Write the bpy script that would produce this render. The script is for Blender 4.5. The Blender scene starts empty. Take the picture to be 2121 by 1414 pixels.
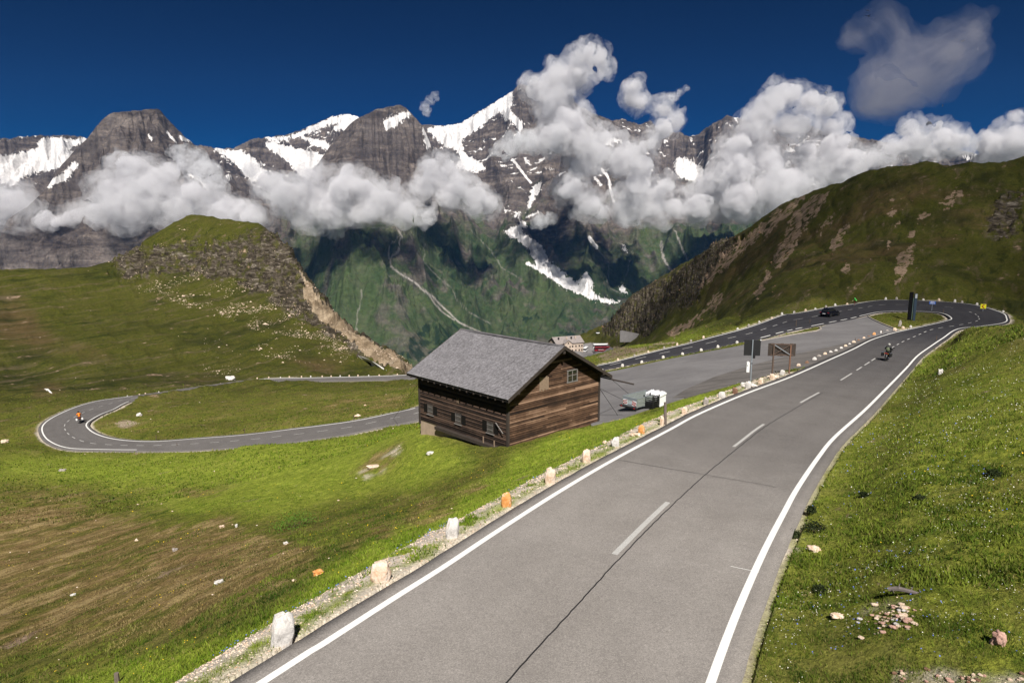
import bpy, bmesh, math, random
import numpy as np
from mathutils import Vector, Matrix
random.seed(7); RNG = np.random.default_rng(11)
D = bpy.data; SC = bpy.context.scene; COL = SC.collection
PI = math.pi
# ------------------------------------------------------------------ camera model (world origin = the lens)
F = 1380.0; TH = math.atan(227/1380.0); S_, C_ = math.sin(TH), math.cos(TH)
def ray(x, y):
    u = (x-1060.5)/F; v = (y-707)/F
    return np.array([u, C_-S_*v, -S_-C_*v])
def atz(x, y, h): r = ray(x, y); return r*(-h/r[2])
def aty(x, y, Y): r = ray(x, y); return r*(Y/r[1])
def proj(P):
    P = np.asarray(P, float); X, Y, Z = P[..., 0], P[..., 1], P[..., 2]
    f = Y*C_-Z*S_; up = Y*S_+Z*C_
    f = np.maximum(f, 1e-3)
    return 1060.5+F*X/f, 707-F*up/f
cam = D.cameras.new('camera'); co = D.objects.new('camera', cam); COL.objects.link(co)
cam.sensor_width = 36; cam.lens = 36*F/2121; cam.clip_start = 0.1; cam.clip_end = 60000
co.location = (0, 0, 0); co.rotation_euler = (PI/2-TH, 0, 0); SC.camera = co
# ------------------------------------------------------------------ noise
from concurrent.futures import ThreadPoolExecutor
_POOL = ThreadPoolExecutor(4)
_ang = np.random.default_rng(5).random(1 << 16)*2*PI; _GX = np.cos(_ang).astype(np.float32); _GY = np.sin(_ang).astype(np.float32)
_PERM = np.random.default_rng(6).permutation(4096).astype(np.int32)
def _vn(x, y, s):
    fx = np.floor(x); fy = np.floor(y); ix = fx.astype(np.int32); iy = fy.astype(np.int32)
    fx = (x-fx).astype(np.float32); fy = (y-fy).astype(np.float32)
    gy0 = _PERM[(iy+s*57) & 4095]; gy1 = _PERM[(iy+1+s*57) & 4095]; gx0 = ix*7919; gx1 = gx0+7919
    def g(a, b, dx, dy):
        k = (a+b*16+(b >> 3)*1031+s*977) & 65535
        return _GX[k]*dx+_GY[k]*dy
    u = fx*fx*fx*(fx*(fx*6-15)+10); v = fy*fy*fy*(fy*(fy*6-15)+10)
    n00 = g(gx0, gy0, fx, fy); n10 = g(gx1, gy0, fx-1, fy); n01 = g(gx0, gy1, fx, fy-1); n11 = g(gx1, gy1, fx-1, fy-1)
    a = n00+(n10-n00)*u; b = n01+(n11-n01)*u
    return (a+(b-a)*v)*1.5
def vnoise(x, y, s=0):
    x, y = np.broadcast_arrays(np.asarray(x, float), np.asarray(y, float)); sh = x.shape; x = x.ravel(); y = y.ravel()
    if len(x) < 60000: return _vn(x, y, s).reshape(sh)
    ch = range(0, len(x), 40000)
    r = list(_POOL.map(lambda k: _vn(x[k:k+40000], y[k:k+40000], s), ch)); return np.concatenate(r).reshape(sh)
def fbm(x, y, o=5, s=0, l=2.03, g=0.5):
    t = 0; a = 1; n = 0
    for k in range(o):
        t = t+a*vnoise(x, y, s+k*17); n += a; a *= g; x = x*l+3.1; y = y*l+7.7
    return t/n
def ridged(x, y, o=6, s=0, l=2.07, g=0.5):
    t = 0; a = 1; n = 0; w = 1
    for k in range(o):
        r = 1-np.abs(vnoise(x, y, s+k*13)*1.3); r = r*r*w; w = np.clip(r*1.6, 0, 1)
        t = t+a*r; n += a; a *= g; x = x*l+5.2; y = y*l+1.3
    return t/n
def smooth(a, b, x): t = np.clip((x-a)/(b-a), 0, 1); return t*t*(3-2*t)
def in_poly(px, py, poly):
    sh = px.shape; px = px.ravel(); py = py.ravel(); out = np.zeros(len(px), bool)
    xs = [p[0] for p in poly]; ys = [p[1] for p in poly]
    I = np.nonzero((px > min(xs)) & (px < max(xs)) & (py > min(ys)) & (py < max(ys)))[0]
    if not len(I): return out.reshape(sh)
    qx = px[I]; qy = py[I]; inside = np.zeros(len(I), bool); j = len(poly)-1
    for i in range(len(poly)):
        xi, yi = poly[i]; xj, yj = poly[j]
        if yi != yj: inside ^= ((yi > qy) != (yj > qy)) & (qx < (xj-xi)*(qy-yi)/(yj-yi)+xi)
        j = i
    out[I] = inside; return out.reshape(sh)
def dist_line(px, py, pts):
    d = np.full(px.shape, 1e9)
    for (x0, y0), (x1, y1) in zip(pts[:-1], pts[1:]):
        vx, vy = x1-x0, y1-y0; L = vx*vx+vy*vy+1e-9
        t = np.clip(((px-x0)*vx+(py-y0)*vy)/L, 0, 1)
        d = np.minimum(d, np.hypot(px-x0-t*vx, py-y0-t*vy))
    return d
# ------------------------------------------------------------------ object helpers
def mesh_np(name, V, Fq, mat=None, smooth_=True):
    me = D.meshes.new(name); V = np.asarray(V, np.float32); Fq = np.asarray(Fq, np.int32); n, k = Fq.shape
    me.vertices.add(len(V)); me.vertices.foreach_set('co', V.ravel())
    me.loops.add(n*k); me.loops.foreach_set('vertex_index', Fq.ravel())
    me.polygons.add(n); me.polygons.foreach_set('loop_start', np.arange(0, n*k, k, dtype=np.int32))
    me.polygons.foreach_set('use_smooth', np.full(n, smooth_))
    me.update(calc_edges=True)
    if mat: me.materials.append(mat)
    return me
def link(name, me, parent=None, **kw):
    o = D.objects.new(name, me); COL.objects.link(o)
    if parent is not None: o.parent = parent
    for k, v in kw.items(): o[k] = v
    return o
def grid_faces(n, m):
    i = np.arange(n-1)[:, None]*m+np.arange(m-1)[None, :]
    return np.stack([i, i+1, i+m+1, i+m], -1).reshape(-1, 4)
def add_attr(me, name, A):
    a = me.attributes.new(name, 'FLOAT_COLOR', 'POINT'); a.data.foreach_set('color', np.asarray(A, np.float32).ravel())
def empty(name, loc, rz=0, label=None, cat=None, group=None, rot=None):
    o = D.objects.new(name, None); COL.objects.link(o); o.location = [float(c) for c in loc]
    o.rotation_euler = rot if rot is not None else (0, 0, rz); o.empty_display_size = .3
    if label: o['label'] = label
    if cat: o['category'] = cat
    if group: o['group'] = group
    return o
class MB:                                           # collects shapes, builds ONE mesh object
    def __init__(s): s.bm = bmesh.new()
    def box(s, c, d, rot=None, taper=None):
        r = bmesh.ops.create_cube(s.bm, size=1)['verts']
        for v in r:
            tx = ty = 1
            if taper and v.co.z > 0: tx, ty = taper
            v.co.x *= d[0]*tx; v.co.y *= d[1]*ty; v.co.z *= d[2]
            if rot is not None: v.co = rot @ v.co
            v.co.x += c[0]; v.co.y += c[1]; v.co.z += c[2]
        return r
    def prism(s, pts, axis, a, b):                  # 2-D outline pts extruded along axis between a and b
        vs = []
        for t in (a, b):
            row = []
            for p in pts:
                q = list(p); q.insert(axis, t); row.append(s.bm.verts.new(q))
            vs.append(row)
        n = len(pts)
        s.bm.faces.new(vs[0][::-1]); s.bm.faces.new(vs[1])
        for i in range(n): s.bm.faces.new((vs[0][i], vs[0][(i+1) % n], vs[1][(i+1) % n], vs[1][i]))
    def tube(s, p, q, r0, r1=None, n=8):
        from mathutils import Vector
        p = Vector(p); q = Vector(q); r1 = r0 if r1 is None else r1
        d = (q-p); L = d.length; M = d.to_track_quat('Z', 'Y').to_matrix()
        rings = []
        for c, r in ((p, r0), (q, r1)):
            rings.append([s.bm.verts.new(c+M @ Vector((math.cos(2*PI*i/n)*r, math.sin(2*PI*i/n)*r, 0))) for i in range(n)])
        for i in range(n): s.bm.faces.new((rings[0][i], rings[0][(i+1) % n], rings[1][(i+1) % n], rings[1][i]))
        s.bm.faces.new(rings[0][::-1]); s.bm.faces.new(rings[1])
    def ico(s, c, r, sub=2, sc=(1, 1, 1)):
        vs = bmesh.ops.create_icosphere(s.bm, subdivisions=sub, radius=r)['verts']
        for v in vs: v.co.x = v.co.x*sc[0]+c[0]; v.co.y = v.co.y*sc[1]+c[1]; v.co.z = v.co.z*sc[2]+c[2]
        return vs
    def wheel(s, c, r, w, n=20, axis=1, hole=0.0):
        prof = [(r*0.6, -w/2), (r*0.95, -w/2), (r, -w*0.3), (r, w*0.3), (r*0.95, w/2), (r*0.6, w/2)] if not hole else \
               [(hole, -w/2), (r*0.97, -w/2), (r, 0), (r*0.97, w/2), (hole, w/2)]
        rings = []
        for i in range(n):
            a = 2*PI*i/n; row = []
            for (rr, t) in prof:
                x, z = rr*math.cos(a), rr*math.sin(a)
                q = (c[0]+x, c[1]+t, c[2]+z) if axis == 1 else (c[0]+t, c[1]+x, c[2]+z)
                row.append(s.bm.verts.new(q))
            rings.append(row)
        m = len(prof)
        for i in range(n):
            A, B = rings[i], rings[(i+1) % n]
            for j in range(m if hole else m-1): s.bm.faces.new((A[j], B[j], B[(j+1) % m], A[(j+1) % m]))
        if not hole:
            s.bm.faces.new([rings[i][0] for i in range(n)]); s.bm.faces.new([rings[i][-1] for i in range(n)][::-1])
    def build(s, name, mat, parent=None, bevel=0, smooth_=False, **kw):
        if bevel: bmesh.ops.bevel(s.bm, geom=s.bm.edges[:], offset=bevel, segments=2, affect='EDGES', clamp_overlap=True)
        bmesh.ops.recalc_face_normals(s.bm, faces=s.bm.faces[:])
        me = D.meshes.new(name); s.bm.to_mesh(me); s.bm.free()
        if smooth_:
            for p in me.polygons: p.use_smooth = True
        me.materials.append(mat)
        return link(name, me, parent, **kw)
def kids(o): return [c for c in D.objects if c.parent == o]
def copy_tree(o, loc, rz, label=None, scale=None):
    c = o.copy(); COL.objects.link(c); c.location = [float(t) for t in loc]; c.rotation_euler = (o.rotation_euler.x, o.rotation_euler.y, rz)
    if label: c['label'] = label
    if scale: c.scale = scale
    for ch in kids(o):
        d = ch.copy(); COL.objects.link(d); d.parent = c
        for g in kids(ch):
            e = g.copy(); COL.objects.link(e); e.parent = d
    return c
# ------------------------------------------------------------------ materials
class N:                                             # tiny node-graph writer
    def __init__(s, name):
        s.m = D.materials.new(name); s.m.use_nodes = True; s.t = s.m.node_tree; s.t.nodes.clear()
        s.out = s.t.nodes.new('ShaderNodeOutputMaterial')
    def n(s, typ, **kw):
        nd = s.t.nodes.new('ShaderNode'+typ)
        for k, v in kw.items(): setattr(nd, k, v)
        return nd
    def ln(s, a, b): s.t.links.new(a, b)
    def inp(s, sock, v):
        if hasattr(v, 'is_linked') or isinstance(v, bpy.types.NodeSocket): s.ln(v, sock)
        elif isinstance(v, (tuple, list)) and len(v) == 3 and sock.type == 'RGBA': sock.default_value = (*v, 1)
        else: sock.default_value = v
    def coord(s, kind='Object'): return s.n('TexCoord').outputs[kind]
    def mapping(s, vec, scale=(1, 1, 1), rot=(0, 0, 0), loc=(0, 0, 0)):
        m = s.n('Mapping'); s.ln(vec, m.inputs[0]); m.inputs['Scale'].default_value = scale; m.inputs['Rotation'].default_value = rot; m.inputs['Location'].default_value = loc
        return m.outputs[0]
    def noise(s, vec, scale, detail=5, rough=.55, dist=0):
        t = s.n('TexNoise'); s.ln(vec, t.inputs['Vector']); t.inputs['Scale'].default_value = scale
        t.inputs['Detail'].default_value = detail; t.inputs['Roughness'].default_value = rough; t.inputs['Distortion'].default_value = dist
        return t.outputs['Fac']
    def ramp(s, f, stops, interp='LINEAR'):
        r = s.n('ValToRGB'); s.ln(f, r.inputs[0]); e = r.color_ramp; e.interpolation = interp
        while len(e.elements) < len(stops): e.elements.new(.5)
        for k, (p, c) in enumerate(stops):
            e.elements[k].position = p; e.elements[k].color = (*c, 1) if isinstance(c, tuple) else (c, c, c, 1)
        return r.outputs[0]
    def mix(s, f, a, b, mode='MIX'):
        m = s.n('Mix', data_type='RGBA', blend_type=mode); s.inp(m.inputs[0], f); s.inp(m.inputs[6], a); s.inp(m.inputs[7], b); return m.outputs[2]
    def math(s, op, a, b=0.0, c=None, clamp=False):
        m = s.n('Math', operation=op, use_clamp=clamp); s.inp(m.inputs[0], a); s.inp(m.inputs[1], b)
        if c is not None: s.inp(m.inputs[2], c)
        return m.outputs[0]
    def attr(s, name):
        a = s.n('Attribute', attribute_name=name); sep = s.n('SeparateColor'); s.ln(a.outputs['Color'], sep.inputs[0])
        return sep.outputs[0], sep.outputs[1], sep.outputs[2], a.outputs['Alpha']
    def bsdf(s, col, rough=.85, metal=0, bump=None, bdist=.02, bstr=1.0, spec=.3, emit=None):
        b = s.n('BsdfPrincipled'); s.inp(b.inputs['Base Color'], col); s.inp(b.inputs['Roughness'], rough); b.inputs['Metallic'].default_value = metal
        b.inputs['Specular IOR Level'].default_value = spec
        if bump is not None:
            k = s.n('Bump'); s.ln(bump, k.inputs['Height']); k.inputs['Distance'].default_value = bdist; k.inputs['Strength'].default_value = bstr
            s.ln(k.outputs[0], b.inputs['Normal'])
        s.ln(b.outputs[0], s.out.inputs[0]); return s.m
_plain = {}
def plain(name, col, rough=.6, metal=0, spec=.4, var=.12, scale=6.0):
    if name in _plain: return _plain[name]
    g = N(name); c = g.coord(); f = g.noise(c, scale, 4)
    cc = g.mix(g.math('MULTIPLY', f, 1.0), tuple(x*(1-var) for x in col), tuple(min(1, x*(1+var)) for x in col))
    _plain[name] = g.bsdf(cc, rough, metal, spec=spec); return _plain[name]
# ------------------------------------------------------------------ roads as pairs of rails (photo-measured points -> metres)
def cr(P, step):
    P = np.asarray(P, float); out = []
    Q = np.vstack([2*P[0]-P[1], P, 2*P[-1]-P[-2]])
    for i in range(1, len(Q)-2):
        n = max(2, int(np.linalg.norm((Q[i+1]-Q[i])[:2])/step)); t = np.linspace(0, 1, n, endpoint=False)[:, None]
        a, b, c, d = Q[i-1], Q[i], Q[i+1], Q[i+2]
        out.append(.5*((2*b)+(c-a)*t+(2*a-5*b+4*c-d)*t*t+(3*b-a-3*c+d)*t**3))
    out.append(Q[-2][None]); return np.vstack(out)
Lp = [(541,1414,7.9),(664,1336,7.93),(810,1242,8.0),(919,1173.5,8.1),(1022,1105,8.25),(1135.5,1032,8.45),(1225,978,8.65),(1296,938,8.9),(1390,888,9.3),(1450,856,9.6),(1548,814,10.1),(1640,779.5,11.2),(1717,745.5,12.4),(1767,723,13.1),(1805.5,703.6,13.6),(1844,691,13.9)]
Rp = [(1472,1414),(1511.6,1303),(1543,1228),(1574,1158),(1609.6,1087),(1652.7,1009),(1692,950),(1731,903),(1782,860),(1812,825),(1844,797.7),(1878,761.4),(1900.8,736.5),(1921,720.6),(1941.6,709),(1962,693),(1975.6,684)]
def unit(x, y): r = ray(x, y); return r[:2]/-r[2]
Ru = np.array([unit(*p) for p in Rp]); Ru = np.vstack([Ru[0]-(Ru[1]-Ru[0])*6, Ru]); tt = np.linspace(0, len(Ru)-1, 1500)
Rd = np.stack([np.interp(tt, range(len(Ru)), Ru[:, k]) for k in (0, 1)], 1)
st = []
for (x, y, h) in Lp:
    a = unit(x, y); q = Rd[np.argmin(np.hypot(*(Rd-a).T))]
    st.append((np.array([*(a*h), -h]), np.array([*(q*h), -h])))
# the first station slides backwards under the lens
d0 = st[1][0]-st[0][0]; d0 = d0/np.linalg.norm(d0[:2]); d0[2] = 0; st = [(st[0][0]-d0*9, st[0][1]-d0*9)]+st
for (a, b, c, d, h) in [(1878,683,1984,681,14.1),(1923.5,673,2035,675,14.2),(1957.5,665,2079,668,14.3),(1971,659.4,2085,659,14.3),(1957,650,2071,645.8,14.3),(1930,645.8,2003,628.8,14.3),(1867,643.5,1885,621.5,14.3),(1821,645.8,1820,622,14.3),
    (1790,652,1765,630,14.35),(1762,659,1722,635.5,14.4),(1715,668,1666,646,14.6),(1685,674,1640,650,14.8),(1658,679,1621,652.8,15),(1621,687,1576,669.4,15.2),(1572,700,1531,683.7,15.6),(1517,709,1470,699.6,16),(1448,724,1425,711.7,16.7),(1373,738,1370,724.5,17.2),(1291,754.5,1300,742.5,17.9),(1249,763,1253,754,18.3),
    (1150,787,1150,773,19.3),(1050,811,1050,795,20.1),(950,838,950,820,20.9),(860,868,860,844.6,21.5),(791,881,811,855.6,22.2),(710,898,730,872,23),(608,912,608,888,24),(507,922,507,900,25.1),(405,929,405,908,26.1),(300,931,324,913.6,27),(203,930,264,912,27.7),(138,926.5,223,906,28),(100,911,194.6,896,28.2),(87,890,180,884,28.3),(95,874,180,876,28.4),(122,857.6,190,868,28.6),(162,841,210,857,28.9),(203,830,235,847,29.3),(243,824,262,833,29.7),(284,819,290,827,30),
    (345,811,350,818,30.4),(420,800,425,807,31),(534,785.5,538,790.5,31.7),(651,782,655,788.5,32.2),(780,779,790,786,32.7),(850,776,860,783.5,33),(930,773,940,780,33.5)]:
    st.append((atz(a, b, h), atz(c, d, h)))
RA = np.array([s[0] for s in st]); RB = np.array([s[1] for s in st])
# densify both rails with the same parameter
def cr2(A, B, step):
    J = cr(np.hstack([A, B]), step); return J[:, :3], J[:, 3:]
rA, rB = cr2(RA, RB, 0.6)
NR = len(rA)
i_hair = int(np.argmin(np.linalg.norm(rA-RA[20], axis=1)))
cen = (rA+rB)/2; seg = np.r_[0, np.cumsum(np.hypot(*np.diff(cen[:, :2], axis=0).T))]
PX, PY = proj(cen)
def roadw(A, B, u):                                   # point across the road, u=0 rail A, 1 rail B, in metres beyond with tuple
    return A+(B-A)*u
wid = np.hypot(*(rB-rA)[:, :2].T)
ext = 0.38/wid                                        # asphalt reaches past the painted edge line
EA = rA-(rB-rA)*ext[:, None]; EB = rB+(rB-rA)*ext[:, None]
# ------------------------------------------------------------------ terrain control
CT = []
def c_(x, y, h=None, Y=None):
    p = atz(x, y, h) if h is not None else aty(x, y, Y); CT.append(p)
def w_(X, Y, h): CT.append(np.array([X, Y, -h]))
# right bank
for t in [(2121,1414,6.9),(1900,1414,7.3),(1650,1414,7.7),(1900,1250,7.1),(2121,1200,6.6),(1750,1150,7.7),(1950,1050,7.2),(2121,1000,6.7),(1800,960,8.0),(1900,900,8.0),(2121,850,6.8),(2000,820,8.4),(1900,800,10.3),(2000,750,9.7),(2121,750,7.6),(2060,705,9.0),(1950,740,11.6),(1975,705,12.3)]: c_(t[0], t[1], h=t[2])
for t in [(2121,671,60),(2050,673,68),(1990,678,77),(1960,695,82),(2200,668,48),(2300,664,46)]: c_(t[0], t[1], Y=t[2])
w_(9,3,7); w_(4,-3,7.6); w_(14,2,6); w_(-14,-4,10); w_(-20,4,14); w_(25,5,5.5); w_(60,20,4); w_(75,84,13.5)
# left slope
for t in [(250,1414,11.8),(0,1414,15),(0,1200,20),(0,1080,23),(0,1000,25),(0,930,27.2),(250,1200,17),(250,1300,14.3),(500,1200,13),(650,1240,9.6),(750,1150,10.6),(500,1060,18.5),(250,1050,23),(500,960,23),(250,960,26.3),(800,1000,17.3),(800,1080,13.2),(800,900,20.2),(900,1020,14),(950,1080,10.5),(1000,1000,13),(1000,960,14.4),(1055,932,14.4),(1150,902,14.2),(1249,868,14.25),(1150,940,12.6),(1200,950,10.5),(1300,890,11.2),(870,925,15.9),(865,905,16.0),(865,885,18.4),(960,920,15.2),(1350,870,11.4),(1400,840,12.2),(1450,830,11.8),(1500,812,11.9),(60,880,29),(0,860,29.8)]: c_(t[0], t[1], h=t[2])
c_(600,925,h=22.9); c_(507,909.5,Y=76); c_(607,901,Y=77.5); c_(700,890,Y=77)
# inside the lower loop
for t in [(400,850,28.8),(600,850,28.2),(600,820,30),(780,830,26.5),(780,800,31),(850,800,31),(850,830,24.5),(300,880,28.2),(500,880,26.6)]: c_(t[0], t[1], h=t[2])
# lot
for t in [(1275,860,14.35),(1300,800,15.8),(1400,790,14.9),(1320,760,17.3),(1450,760,15.6),(1500,730,15.7),(1560,775,13.9),(1650,740,14.2),(1640,700,14.9),(1720,690,14.5),(1780,690,14.2),(1800,672,14.4),(1850,665,14.25)]: c_(t[0], t[1], h=t[2])
# knoll: foot, flank, crest, back
for t in [(0,800,134),(0,840,112),(150,800,132),(300,795,136),(420,785,146),(500,772,152),(700,768,158),(845,766,162),(900,772,158),(200,730,160),(0,700,165),(0,620,198),(200,680,180),(200,610,215),(400,700,178),(400,620,212),(400,560,238),(400,500,252),(600,700,180),(600,640,203),(560,570,228),(500,640,206),(500,520,243),(700,730,172),(780,745,170),(680,690,192),(300,560,236)]: c_(t[0], t[1], Y=t[2])
KN = [(-300,545,235),(-120,560,230),(0,558,232),(60,556,236),(150,553,240),(200,549,245),(245,533,250),(290,503,255),(340,470,260),(385,446,265),(405,443,266),(440,447,266),(470,455,264),(520,460,260),(548,468,256),(575,490,250),(600,512,244),(620,545,238),(650,588,230),(680,628,222),(700,657,216),(740,692,207),(780,717,196),(820,735,186),(850,748,178),(885,768,168)]
for (x, y, Y) in KN:
    c_(x, y, Y=Y); p = aty(x, y, Y); q = p*1.10; CT.append(np.array([q[0], q[1], p[2]-15])); q = p*1.35; CT.append(np.array([q[0], q[1], p[2]-75]))
# far right hill
RH = [(1232,690,520),(1250,678,510),(1285,637,480),(1330,600,465),(1370,575,450),(1412,543,440),(1450,522,425),(1491,502,410),(1560,469,390),(1595,440,375),(1634,416,360),(1670,404,350),(1703,394,340),(1745,380,325),(1782,368,312),(1820,352,300),(1846,343,292),(1888,346,285),(1925,339,280),(1967,347,272),(2004,341,265),(2040,334,258),(2068,333,255),(2121,319,250),(2250,290,240),(2500,250,230)]
for (x, y, Y) in RH:
    c_(x, y, Y=Y); p = aty(x, y, Y); q = p*1.10; CT.append(np.array([q[0], q[1], p[2]-12])); q = p*1.4; CT.append(np.array([q[0], q[1], p[2]-80]))
for t in [(1460,690,125),(1380,700,160),(1500,650,215),(1450,600,330),(1400,640,340),(1330,680,400),(1300,700,400),(1600,560,240),(1600,640,150),(1700,500,245),(1700,610,135),(1900,500,200),(1900,605,133),(1850,560,160),(2121,450,200),(2121,560,160),(2000,600,140),(2121,610,140),(1350,712,140),(1302,717,120),(1225,742,104),(1420,709,110),(1260,742,98),(1650,560,190),(1550,520,320)]: c_(t[0], t[1], Y=t[2])
for t in [(2085,655,14.6),(2121,640,14.6),(2110,662,15.2),(2000,622,14),(2121,625,13.6),(2200,640,13)]: c_(t[0], t[1], h=t[2])
# bus plateau
for t in [(1180,730,425),(1250,728,430),(1300,715,420),(1250,705,480),(1200,712,500),(1145,738,440),(1180,700,520)]: c_(t[0], t[1], Y=t[2])
for a in (860, 920, 980, 1040, 1100, 1160, 1250):
    u = ray(a, 700); ax = u[0]/u[1]; lowp = a < 1120
    for Y, h in ((165, 46 if lowp else 36), (210, 60 if lowp else 50), (300, 84 if lowp else 68)): w_(ax*Y, Y, h)
for a in (860, 920, 980, 1040, 1090):
    u = ray(a, 700); ax = u[0]/u[1]; w_(ax*400, 400, 112); w_(ax*520, 520, 150)
for a in (-300, 200, 700, 900, 1100, 1300, 1700, 2121, 2400):
    u = ray(a, 700); ax = u[0]/u[1]; w_(ax*800, 800, 330); w_(ax*620, 620, 190 if 1150 < a < 1400 else 230)
# rails feed the fit
for A, B in ((RA, RB),):
    for i in range(1, len(A)):
        CT.append(A[i]); CT.append(B[i])
CT = np.array(CT)
def warp(X, Y):
    return np.arctan2(X, np.maximum(Y, -50))*2.2, np.log(np.maximum(np.hypot(X, Y), 3))
ca, cl = warp(CT[:, 0], CT[:, 1]); cs = CT[:, 2]/np.maximum(np.hypot(CT[:, 0], CT[:, 1]), 3)
def tps_fit(a, l, s, lam=2e-4):
    n = len(a); r2 = (a[:, None]-a)**2+(l[:, None]-l)**2
    K = .5*r2*np.log(r2+1e-12)+lam*np.eye(n); P = np.c_[np.ones(n), a, l]
    M = np.block([[K, P], [P.T, np.zeros((3, 3))]])
    return np.linalg.solve(M, np.r_[s, 0, 0, 0])
def tps_eval(W, a0, l0, a, l):
    sh = a.shape; a = a.ravel(); l = l.ravel(); out = np.empty(len(a)); n = len(a0)
    for k in range(0, len(a), 20000):
        r2 = (a[k:k+20000, None]-a0)**2+(l[k:k+20000, None]-l0)**2
        out[k:k+20000] = (.5*r2*np.log(r2+1e-12)) @ W[:n]+W[n]+W[n+1]*a[k:k+20000]+W[n+2]*l[k:k+20000]
    return out.reshape(sh)
W = tps_fit(ca, cl, cs)
# polar grid: azimuth x log distance (dense near the lens)
az = np.r_[np.radians(np.linspace(-75, -44, 60, endpoint=False)), np.radians(np.linspace(-44, 44, 1180, endpoint=False)), np.radians(np.linspace(44, 75, 60))]
lr = np.log(np.geomspace(4.2, 1000, 900))
ga = np.linspace(az[0], az[-1], 260); gl = np.linspace(lr[0], lr[-1], 230)
GA, GL = np.meshgrid(ga, gl, indexing='ij')
G = tps_eval(W, ca, cl, GA*2.2, GL)
def bil(G, A, L):
    fa = (A-ga[0])/(ga[1]-ga[0]); fl = (L-gl[0])/(gl[1]-gl[0])
    fa = np.clip(fa, 0, len(ga)-1.001); fl = np.clip(fl, 0, len(gl)-1.001)
    i = fa.astype(int); j = fl.astype(int); a = fa-i; b = fl-j
    def g(i, j): return G[np.clip(i, 0, len(ga)-1), np.clip(j, 0, len(gl)-1)]
    def cub(p0, p1, p2, p3, t): return .5*(2*p1+(p2-p0)*t+(2*p0-5*p1+4*p2-p3)*t*t+(3*p1-p0-3*p2+p3)*t**3)
    rows = [cub(g(i+k, j-1), g(i+k, j), g(i+k, j+1), g(i+k, j+2), b) for k in (-1, 0, 1, 2)]
    return cub(*rows, a)
# road signed info for any point: distance to the asphalt strip and its height
def road_info(X, Y, maxd=9.0):
    X = X.ravel(); Y = Y.ravel(); dist = np.full(len(X), 1e3); hz = np.zeros(len(X))
    step = 1
    E1, E2 = EA[:, :], EB[:, :]
    # bucket points by coarse cells so each road piece only meets nearby points
    cs_ = 8.0; cx = np.floor(X/cs_).astype(int); cy = np.floor(Y/cs_).astype(int); key = cx*100003+cy
    order = np.argsort(key, kind='stable'); sk = key[order]
    def pts_in(x0, x1, y0, y1):
        out = []
        for a in range(int(math.floor(x0/cs_)), int(math.floor(x1/cs_))+1):
            for b in range(int(math.floor(y0/cs_)), int(math.floor(y1/cs_))+1):
                k = a*100003+b; lo = np.searchsorted(sk, k); hi = np.searchsorted(sk, k+1)
                if hi > lo: out.append(order[lo:hi])
        return np.concatenate(out) if out else np.empty(0, int)
    for i in range(NR-1):
        q = np.array([E1[i], E2[i], E2[i+1], E1[i+1]])
        I = pts_in(q[:, 0].min()-maxd, q[:, 0].max()+maxd, q[:, 1].min()-maxd, q[:, 1].max()+maxd)
        if not len(I): continue
        a = (q[0]+q[3])/2; b = (q[1]+q[2])/2; v = (b-a)[:2]; L = np.hypot(*v); v = v/L; t = np.array([-v[1], v[0]])
        dx = X[I]-a[0]; dy = Y[I]-a[1]; s = dx*v[0]+dy*v[1]; w = dx*t[0]+dy*t[1]
        hl = np.hypot(*(q[3]-q[0])[:2])/2+np.hypot(*(q[2]-q[1])[:2])/2; hl = max(.35, hl/2*1.15+.1)
        ds = np.maximum(np.maximum(-s, s-L), 0); dw = np.maximum(np.abs(w)-hl, 0); d = np.hypot(ds, dw)
        zz = a[2]+(b[2]-a[2])*np.clip(s/L, 0, 1)
        m = d < dist[I]; J = I[m]; dist[J] = d[m]; hz[J] = zz[m]
    return dist, hz
LOT = [(1225,874),(1180,785),(1291,763),(1373,747),(1448,732.5),(1517,719),(1577,706),(1640,693.5),(1692,685.5),(1701,681.5),(1697,677.5),(1715,671),(1762,662),(1795,655),(1808,662),(1830,672),(1862,684),(1846,689),(1805,701),(1767,719.5),(1717,740),(1660,764),(1600,782),(1540,800),(1480,806),(1420,822),(1370,838),(1330,852),(1290,866)]
LOTH = [14.3,18.9,17.6,17.0,16.4,15.8,15.4,14.95,14.75,14.7,14.7,14.6,14.4,14.3,14.3,14.25,14.1,14.0,13.7,13.3,13.4,13.6,13.6,13.8,13.9,14.1,14.2,14.3,14.3]
LOT3 = np.array([atz(x, y, h) for (x, y), h in zip(LOT, LOTH)])
_M = np.c_[LOT3[:, 0], LOT3[:, 1], np.ones(len(LOT3)), LOT3[:, 0]**2/100, LOT3[:, 0]*LOT3[:, 1]/100, LOT3[:, 1]**2/100]
_lc = np.linalg.lstsq(_M, LOT3[:, 2], rcond=None)[0]
def lotz(X, Y): return _lc[0]*X+_lc[1]*Y+_lc[2]+_lc[3]*X*X/100+_lc[4]*X*Y/100+_lc[5]*Y*Y/100
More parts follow.
